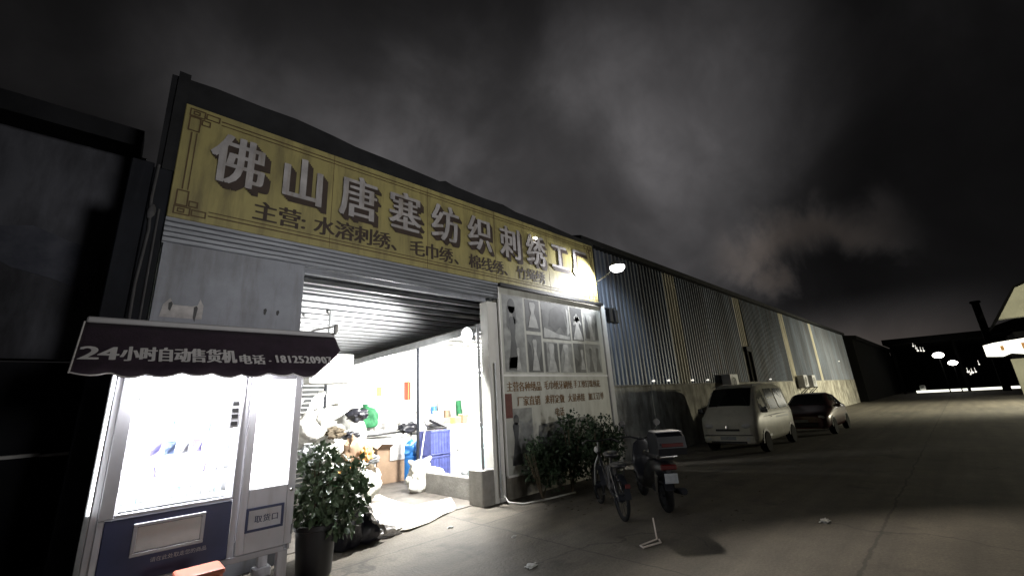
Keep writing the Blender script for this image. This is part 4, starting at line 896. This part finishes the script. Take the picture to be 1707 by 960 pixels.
# ================================================================== two-wheelers
def finish(root, x, y, rz): root.location = (x, y, 0); root.rotation_euler = (0, 0, rz)
def scooter(label):
    """points along +x (front); built round its own base"""
    t = thing('motor_scooter', label, 'scooter', (0, 0, 0))
    def P(n, m, q, par=None): return q.build(n, M[m], par or t)
    for x in (0., 1.28):
        q = MB(); q.torus((x, 0, .25), .19, .062); w = P('wheel', 'rubber', q)
        q = MB(); q.lathe([(.0, -.05), (.14, -.045), (.15, 0), (.14, .045), (0, .05)], (x, 0, .25), 16, 'Y'); P('rim', 'darksteel', q, w)
    q = MB()  # bodywork: tail, floorboard, leg shield
    def sec(x, z, hw, hh): return [(x, hw * cos(a), z + hh * sin(a)) for a in [2 * pi * k / 12 for k in range(12)]]
    S_ = [(-.32, .66, .05, .05), (-.2, .66, .15, .12), (.1, .60, .19, .2), (.4, .52, .19, .24), (.55, .36, .17, .12), (.8, .29, .16, .07), (.98, .34, .17, .12), (1.05, .62, .2, .22), (1.02, .88, .16, .12), (1.0, .99, .06, .05)]
    vs = [p for s_ in S_ for p in sec(*s_)]; q.add(vs, [(i * 12 + k, i * 12 + (k + 1) % 12, (i + 1) * 12 + (k + 1) % 12, (i + 1) * 12 + k) for i in range(len(S_) - 1) for k in range(12)] + [tuple(range(12)), tuple(range(len(vs) - 12, len(vs)))], True)
    P('body', 'bikeblack', q)
    q = MB(); q.box((-.28, -.14, .78), (.52, .14, .88), .04, seg=2); P('seat', 'black', q)
    q = MB(); q.box((-.16, -.05, .25), (.34, .1, .42), .03); P('engine', 'darksteel', q)
    for s_ in (-1, 1):
        q = MB(); q.tube([(1.28, s_ * .09, .25), (1.06, s_ * .07, .8)], .022, 6); P('fork', 'greysteel', q)
        q = MB(); q.tube([(0, s_ * .12, .27), (-.12, s_ * .13, .66)], .028, 8); P('shock_absorber', 'chrome', q)
    q = MB(); q.tube([(.92, -.36, 1.06), (.98, -.2, 1.06), (1.0, 0, 1.0), (.98, .2, 1.06), (.92, .36, 1.06)], .016, 8); P('handlebar', 'black', q)
    for s_ in (-1, 1):
        q = MB(); q.tube([(.96, s_ * .26, 1.07), (.95, s_ * .30, 1.24)], .008, 5); q.blob((.95, s_ * .32, 1.29), (.03, .07, .05), 0, 1, 1, 2, False); m_ = P('mirror', 'black', q)
        q = MB(); q.lathe([(.055, 0), (.05, .006), (0, .008)], (.918, s_ * .32, 1.29), 14, 'X'); P('mirror_glass', 'chrome', q, m_)
    q = MB(); q.lathe([(0, .04), (.07, .03), (.085, -.02), (0, -.03)], (1.12, 0, .9), 16, 'X'); P('headlight', 'lens', q)
    q = MB(); q.torus((1.28, 0, .26), .27, .03, n=28, m=6); q.v = [v for v in q.v]; 
    vs = []; 
    q = MB()
    for x0 in (1.28, 0.):
        prof = [(x0 + .275 * cos(a), .26 + .275 * sin(a)) for a in [R(20 + k * 14) for k in range(11)]]
        n = len(prof); q.add([(a, -.07, c) for a, c in prof] + [(a, .07, c) for a, c in prof], [(i, i + 1, n + i + 1, n + i) for i in range(n - 1)], True)
    o = P('mudguard', 'bikeblack', q)
    q = MB(); q.tube([(-.1, -.12, .82), (-.42, -.12, .86), (-.44, .12, .86), (-.1, .12, .82)], .014, 6); P('rack', 'chrome', q)
    q = MB(); q.prism([(-.62, .9), (-.16, .9), (-.12, 1.0), (-.16, 1.16), (-.26, 1.22), (-.52, 1.22), (-.62, 1.16), (-.66, 1.0)], 'Y', -.21, .21); tp = P('top_box', 'bikeblack', q)
    q = MB(); q.box((-.6, -.19, 1.221), (-.2, .19, 1.232), .004); P('lid', 'vmgrey', q, tp)
    q = MB(); q.box((-.672, -.16, 1.02), (-.655, .16, 1.07), .004); P('reflector', 'tail', q, tp)
    q = MB(); q.box((-.37, -.12, .66), (-.31, .12, .74), .015); P('tail_light', 'tail', q)
    q = MB(); q.box((-.40, -.10, .48), (-.39, .10, .62), .003); P('number_plate', 'plate', q)
    q = MB(); q.tube([(.2, -.16, .28), (-.3, -.2, .34)], [.035, .05], 10); P('exhaust', 'darksteel', q)
    return t
def ebike(label):
    t = thing('electric_bicycle', label, 'bicycle', (0, 0, 0))
    def P(n, m, q, par=None): return q.build(n, M[m], par or t)
    for x in (0., 1.18):
        q = MB(); q.torus((x, 0, .31), .285, .027, n=32); w = P('wheel', 'rubber', q)
        q = MB(); q.torus((x, 0, .31), .255, .012, n=32, m=6)
        for k in range(9): q.tube([(x, 0, .31), (x + .25 * cos(k * .7), 0, .31 + .25 * sin(k * .7))], .004, 4)
        q.lathe([(0, -.05), (.05, -.05), (.06, 0), (.05, .05), (0, .05)], (x, 0, .31), 12, 'Y'); P('rim', 'darksteel', q, w)
    q = MB(); q.tube([(0, 0, .31), (.42, 0, .30), (.58, 0, .38), (.98, 0, .86)], .024, 8); q.tube([(.42, 0, .3), (.3, 0, .84)], .022, 8); q.tube([(0, .05, .31), (.32, .04, .74)], .012, 6); q.tube([(0, -.05, .31), (.32, -.04, .74)], .012, 6); P('frame', 'bikeblack', q)
    q = MB(); q.tube([(1.18, -.06, .31), (1.08, -.05, .66), (.98, 0, .84), (.93, 0, 1.04)], .018, 6); q.tube([(1.18, .06, .31), (1.08, .05, .66), (.98, 0, .82)], .018, 6); P('fork', 'greysteel', q)
    q = MB(); q.tube([(.78, -.30, 1.04), (.88, -.22, 1.08), (.93, 0, 1.05), (.88, .22, 1.08), (.78, .30, 1.04)], .014, 6); P('handlebar', 'black', q)
    for s_ in (-1, 1):
        q = MB(); q.tube([(.74, s_ * .31, 1.035), (.87, s_ * .285, 1.05)], .02, 8); P('grip', 'black', q)
    q = MB(); q.blob((.27, 0, .90), (.15, .12, .06), .05, 1, 2, 3, False); P('saddle', 'black', q)
    q = MB(); q.blob((-.05, 0, .78), (.17, .12, .05), .05, 1, 2, 3, False); q.tube([(-.05, .08, .74), (-.02, .05, .35)], .01, 5); q.tube([(-.05, -.08, .74), (-.02, -.05, .35)], .01, 5); P('pillion_seat', 'black', q)
    q = MB()
    for x0 in (0., 1.18):
        prof = [(x0 + .335 * cos(a), .31 + .335 * sin(a)) for a in [R(30 + k * 13) for k in range(12)]]
        n = len(prof); q.add([(a, -.045, c) for a, c in prof] + [(a, .045, c) for a, c in prof], [(i, i + 1, n + i + 1, n + i) for i in range(n - 1)], True)
    P('mudguard', 'darksteel', q)
    q = MB(); q.box((.36, -.06, .36), (.5, .06, .72), .02); P('battery', 'black', q)
    q = MB(); q.blob((1.03, 0, .9), (.06, .06, .06), 0, 1, 1, 2, False); P('headlight', 'lens', q)
    q = MB(); q.box((-.36, -.04, .5), (-.335, .04, .56), .006); P('rear_reflector', 'tail', q)
    q = MB(); q.tube([(.42, .1, .3), (.42, .16, .3), (.52, .16, .2)], .01, 5); q.box((.49, .15, .185), (.57, .23, .205)); q.tube([(.42, -.1, .3), (.42, -.16, .3), (.32, -.16, .4)], .01, 5); P('pedal', 'black', q)
    return t
a = scooter('dark motor scooter with a rear top box parked before the shed corner'); finish(a, 6.60, 3.62, R(46))
a = ebike('dark bicycle with slim tyres parked between the shrubs and the scooter'); finish(a, 5.82, 3.92, R(52))

# bent wire stand on the ground
q = MB(); q.tube([(5.28, 3.12, .26), (5.29, 3.11, .02), (4.97, 3.16, .015), (4.93, 3.1, .015), (5.22, 3.02, .015), (5.29, 3.08, .02)], .011, 6)
tag(q.build('wire_stand', M['wire']), 'bent pale wire stand lying on the concrete in front of scooter', 'stand')
rnd = random.Random(5)
for i, (x, y, s_, lb) in enumerate(((3.72, 3.8, .055, 'pale crushed cup on the concrete at the bottom edge of picture'), (4.1, 5.9, .04, 'pale paper scrap on the dark concrete by the cream sheet'), (7.2, 1.7, .07, 'flat pale wrapper far out on the open concrete'), (4.35, 4.75, .03, 'tiny pale scrap between the wire stand and cream sheet'))):
    q = MB(); q.blob((x, y, s_ * .2), (s_ * 1.1, s_ * .6, s_ * .28), .6, 2.2, 60 + i, 3, True, .2)
    tag(q.build('litter_scrap', M['litter']), lb, 'litter')

# ================================================================== vehicles
def shell(stations, m, root, name='body'):
    """stations: x, list of (half width, z) from sill up to roof centre; mirrored across y"""
    q = MB(); vs = []; k = len(stations[0][1]); n2 = 2 * k
    for x, pr in stations:
        row_ = [(x + 0., -w, z) for w, z in pr] + [(x + 0., w, z) for w, z in reversed(pr)]
        vs += row_
    fs = [(i * n2 + j, i * n2 + (j + 1) % n2, (i + 1) * n2 + (j + 1) % n2, (i + 1) * n2 + j) for i in range(len(stations) - 1) for j in range(n2)]
    fs += [tuple(range(n2)), tuple(range(len(vs) - 1, len(vs) - n2 - 1, -1))]
    q.add(vs, fs, True); o = q.build(name, m, root)
    return o
def side_y(stations, x, z):
    """half width of the shell at x, z"""
    for (xa, pa), (xb, pb) in zip(stations, stations[1:]):
        if xa <= x <= xb and xb > xa:
            f = (x - xa) / (xb - xa); pr = [(wa + (wb - wa) * f, za + (zb - za) * f) for (wa, za), (wb, zb) in zip(pa, pb)]
            for (w0, z0), (w1, z1) in zip(pr, pr[1:]):
                if z0 <= z <= z1: return w0 + (w1 - w0) * ((z - z0) / max(1e-6, z1 - z0))
    return stations[len(stations) // 2][1][1][0]
def wheel(root, x, y, r, w, sgn, hub='greysteel'):
    q = MB(); q.lathe([(r * .6, -w / 2), (r * .94, -w / 2), (r, -w * .35), (r, w * .35), (r * .94, w / 2), (r * .6, w / 2)], (x, y, r), 26, 'Y'); t = q.build('wheel', M['rubber'], root)
    q = MB(); q.lathe([(0, -w * .3), (r * .62, -w * .3), (r * .64, w * .2), (r * .3, w * .42 ), (r * .28, w * .48), (0, w * .5)] if sgn > 0 else [(0, -w * .5), (r * .28, -w * .48), (r * .3, -w * .42), (r * .64, -w * .2), (r * .62, w * .3), (0, w * .3)], (x, y, r), 20, 'Y'); q.build('rim', M[hub], t)
    return t
def sidepane(root, st, pts, m, name, lift=.008, par=None):
    for s_ in (-1, 1):
        q = MB(); q.add([(x, s_ * (side_y(st, x, z) + lift), z) for x, z in pts], [tuple(range(len(pts)))]); q.build(name, m, par or root)
def windscreen(st, xa, xb, root):
    q = MB(); xs_ = sorted({xa, xb} | {x for x, _ in st if xa < x < xb}); rows = []
    for x in xs_:
        for (x0, p0), (x1, p1) in zip(st, st[1:]):
            if x0 <= x <= x1 and x1 > x0:
                f = (x - x0) / (x1 - x0); pr = [(a[0] + (b[0] - a[0]) * f, a[1] + (b[1] - a[1]) * f) for a, b in zip(p0, p1)]; break
        (w1, z1), (w2, z2) = pr[-2:]
        rows.append([(x - .012, -w1, z1 + .012), (x - .012, -w2, z2 + .012), (x - .012, w2, z2 + .012), (x - .012, w1, z1 + .012)])
    q.add([p for r_ in rows for p in r_], [(i * 4 + k, i * 4 + k + 1, i * 4 + k + 5, i * 4 + k + 4) for i in range(len(rows) - 1) for k in range(3)], True)
    return q.build('windscreen', M['carglass'], root)
# white microvan
van = thing('parked_van', 'white microvan with three side windows parked by the shed wall', 'van', (0, 0, 0))
def vs_(x, wl, zl, wm, zm, wt, zt, zb=.28):
    return (x, [(wl * .93, zb), (wl, zb + .12), (wl, zl), (wm, zm), (wt, zt - .10), (wt * .86, zt - .02), (wt * .4, zt)])
VS = [vs_(0.0, .62, .62, .60, .78, .58, .86), vs_(.04, .72, .66, .70, .84, .66, .95), vs_(.16, .79, .74, .77, .98, .72, 1.08), vs_(.42, .81, .90, .79, 1.06, .71, 1.30), vs_(.72, .815, 1.02, .79, 1.08, .68, 1.62), vs_(.98, .815, 1.04, .79, 1.10, .66, 1.84), vs_(1.35, .815, 1.04, .79, 1.10, .66, 1.93), vs_(2.2, .815, 1.04, .79, 1.10, .66, 1.96), vs_(3.3, .815, 1.04, .79, 1.10, .66, 1.94), vs_(3.8, .80, 1.03, .775, 1.10, .64, 1.86), vs_(3.95, .77, 1.0, .74, 1.08, .60, 1.74)]
shell(VS, M['vanwhite'], van)
sidepane(van, VS, [(.66, 1.14), (1.52, 1.14), (1.52, 1.40), (1.36, 1.76), (1.04, 1.72), (.82, 1.50)], M['carglass'], 'front_window')
sidepane(van, VS, [(1.68, 1.14), (2.50, 1.14), (2.42, 1.78), (1.62, 1.78), (1.6, 1.45)], M['carglass'], 'middle_window')
sidepane(van, VS, [(2.62, 1.14), (3.58, 1.14), (3.62, 1.30), (3.46, 1.76), (2.56, 1.78)], M['carglass'], 'rear_window')
sidepane(van, VS, [(1.70, 1.47), (2.45, 1.47), (2.445, 1.50), (1.695, 1.50)], M['vanwhite'], 'window_bar', .014)
st_m = M['vmgrey']
sidepane(van, VS, [(.75, .96), (3.7, .96), (3.72, 1.0), (2.6, 1.0), (1.5, 1.0), (.75, .985)], st_m, 'side_stripe', .006)
sidepane(van, VS, [(1.9, .88), (3.3, .86), (3.3, .92), (2.0, .935)], st_m, 'side_decal', .005)
sidepane(van, VS, [(1.58, .36), (1.595, .36), (1.595, 1.1), (1.58, 1.1)], M['black'], 'door_seam', .004)
sidepane(van, VS, [(2.55, .50), (2.565, .50), (2.565, 1.1), (2.55, 1.1)], M['black'], 'door_seam', .004)
sidepane(van, VS, [(1.4, .93), (1.53, .93), (1.53, .955), (1.4, .955)], M['black'], 'door_handle', .016)
for s_ in (-1, 1):
    for x in (.72, 3.41):
        q = MB(); yy = s_ * .822
        q.add([(x + .36 * cos(a), yy, .30 + .36 * sin(a)) for a in [R(-5 + k * 19) for k in range(11)]], [tuple(range(11))]); q.build('wheel_arch', M['black'], van)
        wheel(van, x, s_ * .75, .29, .19, s_)
windscreen(VS, .43, .97, van)
q = MB(); q.box((-.05, -.70, .30), (.08, .70, .50), .03); q.build('bumper', M['vanwhite'], van)
for s_ in (-1, 1):
    q = MB(); q.blob((.05, s_ * .52, .76), (.09, .15, .08), 0, 1, 1, 2, False); q.build('headlight', M['lens'], van)
    q = MB(); q.box((.52, s_ * .93 - .09, 1.10), (.60, s_ * .93 + .09, 1.26), .03, seg=2); q.tube([(.6, s_ * .8, 1.12), (.56, s_ * .9, 1.15)], .015, 5); q.build('mirror', M['black'], van)
q = MB(); q.box((-.055, -.22, .38), (-.051, .22, .48)); q.build('number_plate', M['plate'], van)
q = MB(); q.box((-.01, -.34, .62), (.03, .34, .68), .01); q.build('grille', M['black'], van)
for s_ in (-1, 1):
    q = MB(); q.tube([(1.0, s_ * .60, 1.90), (2.2, s_ * .60, 1.985), (3.7, s_ * .58, 1.92)], .014, 5); q.build('roof_rail', M['vmgrey'], van)
    q = MB(); q.tube([(.40, s_ * .45 - .1, 1.30), (.62, s_ * .30 - .1, 1.56)], .008, 4); q.build('wiper', M['black'], van)
    q = MB(); q.lathe([(0, -.02), (.05, -.015), (.05, .01), (0, .01)], (-.05, s_ * .55, .40), 12, 'X'); q.build('fog_lamp', M['lens'], van)
q = MB(); q.box((-.045, -.66, .505), (.06, .66, .52)); q.box((-.06, -.5, .29), (.02, .5, .345)); q.build('bumper_gap', M['black'], van)
q = MB(); q.lathe([(0, -.012), (.045, -.01), (.05, .0), (0, .002)], (-.012, 0, .73), 14, 'X'); q.build('badge', M['chrome'], van)
sidepane(van, VS, [(.5, .40), (3.6, .40), (3.6, .47), (.5, .47)], M['vmgrey'], 'sill_strip', .005)
van.location = (13.52, 5.12, 0); van.rotation_euler = (0, 0, R(0))
# red car
car = thing('parked_car', 'dark red hatchback car parked beyond the white van', 'car', (0, 0, 0))
def cs_(x, wl, zl, wt, zt, zb=.24): return (x, [(wl * .92, zb), (wl, zb + .13), (wl, zl - .12), (wl * .96, zl), (wt, zt - .06), (wt * .82, zt - .01), (wt * .4, zt)])
CS = [cs_(0, .66, .62, .60, .68), cs_(.1, .78, .68, .70, .76), cs_(.5, .84, .78, .74, .86), cs_(1.1, .855, .88, .74, .99), cs_(1.3, .86, .92, .72, 1.08), cs_(1.95, .86, .93, .58, 1.44), cs_(2.6, .86, .93, .58, 1.49), cs_(3.3, .86, .94, .57, 1.42), cs_(3.9, .83, .94, .62, 1.10), cs_(4.15, .76, .9, .62, .98), cs_(4.2, .7, .8, .6, .86)]
shell(CS, M['carred'], car)
sidepane(car, CS, [(1.5, .96), (2.45, .97), (2.45, 1.40), (2.05, 1.37), (1.62, 1.1)], M['carglass'], 'front_window')
sidepane(car, CS, [(2.52, .97), (3.4, .98), (3.2, 1.34), (2.55, 1.41)], M['carglass'], 'rear_window')
sidepane(car, CS, [(2.48, .35), (2.495, .35), (2.495, .95), (2.48, .95)], M['black'], 'door_seam', .004)
sidepane(car, CS, [(2.28, .82), (2.42, .82), (2.42, .85), (2.28, .85)], M['chrome'], 'door_handle', .016)
for s_ in (-1, 1):
    for x in (.85, 3.35):
        q = MB(); q.add([(x + .36 * cos(a), s_ * .864, .31 + .36 * sin(a)) for a in [R(-5 + k * 19) for k in range(11)]], [tuple(range(11))]); q.build('wheel_arch', M['black'], car)
        wheel(car, x, s_ * .785, .305, .19, s_, 'chrome')
windscreen(CS, 1.26, 1.92, car)
for s_ in (-1, 1):
    q = MB(); q.blob((.10, s_ * .6, .64), (.10, .15, .075), 0, 1, 1, 2, False); q.build('headlight', M['lens'], car)
    q = MB(); q.blob((1.45, s_ * .98, 1.0), (.07, .10, .07), 0, 1, 1, 2, False); q.tube([(1.5, s_ * .84, .96), (1.46, s_ * .95, .99)], .02, 5); q.build('mirror', M['carred'], car)
q = MB(); q.box((-.03, -.5, .3), (.02, .5, .46), .02); q.build('grille', M['black'], car)
q = MB(); q.box((-.036, -.22, .46), (-.03, .22, .56)); q.build('number_plate', M['plate'], car)
car.location = (19.1, 4.5, 0)

# ================================================================== outdoor air-conditioner units on the base wall
def acunit(x, label, y=SY - .48, z=1.72):
    t = thing('air_conditioner', label, 'air conditioner', (x, y, z), 'outdoor units on the shed wall')
    q = MB(); q.box((x, y, z), (x + .92, y + .36, z + .74), .015); q.build('casing', M['vmgrey'], t)
    q = MB(); q.torus((x + .34, y - .004, z + .37), .26, .02, 'Y', 24, 6); q.torus((x + .34, y - .004, z + .37), .15, .01, 'Y', 24, 6)
    for k in range(6): q.tube([(x + .34, y - .012, z + .37), (x + .34 + .26 * cos(k * pi / 3), y - .012, z + .37 + .26 * sin(k * pi / 3))], .006, 4)
    q.build('fan_guard', M['white'], t)
    q = MB(); q.lathe([(0, -.002), (.25, -.002), (.25, .0)], (x + .34, y, z + .37), 24, 'Y'); q.build('fan_opening', M['black'], t)
    q = MB()
    for xx in (x + .1, x + .8): q.box((xx, y - .02, z - .05), (xx + .05, SY - .03, z - .002)); q.prism([(y, z - .05), (y + .04, z - .05), (SY - .03, z - .4), (SY - .03, z - .46)], 'X', xx, xx + .05)
    q.build('bracket', M['darksteel'], t)
    return t
acunit(18.9, 'single grey outdoor air conditioner on the wall above the white van'); acunit(31.0, 'nearer of the two outdoor air conditioners beyond the red car'); acunit(33.2, 'farther of the two outdoor air conditioners beyond the red car')

# ================================================================== far end of the road
fd = thing('dark_workshop', 'dark unlit building beyond the far end of corrugated shed', 'building', (60, 9, 0))
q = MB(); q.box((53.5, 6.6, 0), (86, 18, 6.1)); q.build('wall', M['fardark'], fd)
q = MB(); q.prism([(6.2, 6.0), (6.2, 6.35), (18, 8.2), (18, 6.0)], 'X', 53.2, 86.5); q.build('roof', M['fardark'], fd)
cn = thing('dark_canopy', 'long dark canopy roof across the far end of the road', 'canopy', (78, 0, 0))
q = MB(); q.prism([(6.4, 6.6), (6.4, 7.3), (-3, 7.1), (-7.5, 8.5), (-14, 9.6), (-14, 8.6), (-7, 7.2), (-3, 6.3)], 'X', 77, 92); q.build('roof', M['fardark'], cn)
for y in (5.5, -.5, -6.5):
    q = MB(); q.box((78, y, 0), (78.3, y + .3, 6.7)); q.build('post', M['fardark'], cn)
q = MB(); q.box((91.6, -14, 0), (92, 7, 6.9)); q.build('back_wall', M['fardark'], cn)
gb = thing('gabled_building', 'pale gable ended building lit at the right edge of the road', 'building', (56, -7, 0))
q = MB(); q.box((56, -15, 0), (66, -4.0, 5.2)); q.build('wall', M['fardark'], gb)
q = MB(); q.prism([(-3.3, 6.35), (-4.95, 8.8), (-9.5, 10.6), (-15, 9.2), (-15, 6.35)], 'X', 55.2, 56.2); q.build('gable', M['farpale'], gb)
q = MB(); q.prism([(-3.1, 6.2), (-4.9, 8.95), (-9.5, 10.85), (-9.5, 10.62), (-4.97, 8.82), (-3.32, 6.2)], 'X', 54.9, 66); q.build('roof', M['fardark'], gb)
q = MB(); q.box((55.1, -8.4, 7.2), (55.18, -7.2, 8.3)); q.build('vent', M['fardark'], gb)
q = MB(); q.box((55.7, -9, 0), (55.95, -3.25, 2.95)); q.build('lower_wall', M['farpale'], gb)
sg = thing('lit_shop_sign', 'glowing white shop sign under the gable at the right edge', 'sign', (55, -4, 3.2))
q = MB(); q.prism([(-1.95, 3.3), (-1.95, 4.25), (-2.6, 4.4), (-6.5, 4.75), (-6.5, 3.4), (-4.2, 3.25), (-3.4, 3.42), (-2.9, 3.2)], 'X', 55.0, 55.12); q.build('face', M['farsign_and_barrier'], sg)
q = MB(); q.box((54.95, -3.1, 3.7), (54.99, -2.9, 4.1)); q.box((54.95, -4.4, 3.7), (54.99, -4.1, 4.2)); q.box((54.95, -5.2, 3.65), (54.99, -5.0, 4.1)); q.build('mark', M['amber'], sg)
q = MB(); q.box((55.12, -6.4, 3.2), (55.7, -2.0, 3.35)); q.build('mount', M['fardark'], sg)
ch = MB(); ch.box((70, -3.4, 0), (70.7, -2.78, 9.9), .03); ch.lathe([(.42, 9.7), (.46, 9.8), (.42, 9.95)], (70.35, -3.1, 0), 12)
tag(ch.build('chimney', M['fardark']), 'dark square chimney standing against the sky left of the gable', 'chimney')
for (x, y, z, r, lb) in ((74, 1.3, 4.5, .75, 'brighter and taller of the two street lamps at the road end'), (74, .28, 3.45, .62, 'lower right of the two street lamps at the road end')):
    t = thing('street_lamp', lb, 'street lamp', (x, y, 0), 'street lamps at the road end')
    q = MB(); q.tube([(x + .3, y, 0), (x + .3, y, z + .2), (x, y, z + .25)], .06, 6); q.build('pole', M['fardark'], t)
    q = MB(); q.blob((x, y, z), (r * .5, r * .72, r * .46), 0, 1, 1, 2, False); q.build('lamp_head', M['farlight'], t)  # head enlarged to carry the bloom around the bulb
for i, (y, z, r) in enumerate(((3.39, 6.1, .10), (3.2, 5.75, .08), (3.1, 5.45, .12), (2.8, 5.4, .09), (2.55, 5.35, .1), (-.75, 2.3, .12), (-1.1, 2.2, .14), (-1.4, 2.25, .1), (-.9, 2.0, .08), (-1.9, 3.1, .08))):
    q = MB(); q.blob((77.5, y, z), (r, r, r), 0, 1, 1, 2, False); q.tube([(77.5, y, z), (77.9, y, z + .5)], .02, 4)
    tag(q.build('hanging_lamp', M['fardot']), 'tiny distant light bulb under the dark canopy', 'lamp', 'tiny bulbs under the far canopy')
q = MB(); q.box((79.6, -4.6, .02), (80, 4.6, .30)); 
tag(q.build('painted_lit_barrier', M['farsign_and_barrier']), 'long low white barrier with painted light across the road end', 'barrier')  # a kerb, no lamp: light falling on it is painted as emission
q = MB(); q.box((80, 3.6, .3), (80.2, 4.2, 1.0), .1); q.lathe([(0, 0), (.3, 0), (.3, .2), (0, .2)], (80.1, 3.9, .5), 12)
tag(q.build('far_cart', M['litter']), 'small pale cart standing at the left end of low white barrier', 'cart')
q = MB()
for i in range(26):
    q.blob((120 + random.uniform(-4, 8), -60 + i * 5.5, 3.5), (5, 4, random.uniform(4, 6.5)), .3, 2, i, 2)
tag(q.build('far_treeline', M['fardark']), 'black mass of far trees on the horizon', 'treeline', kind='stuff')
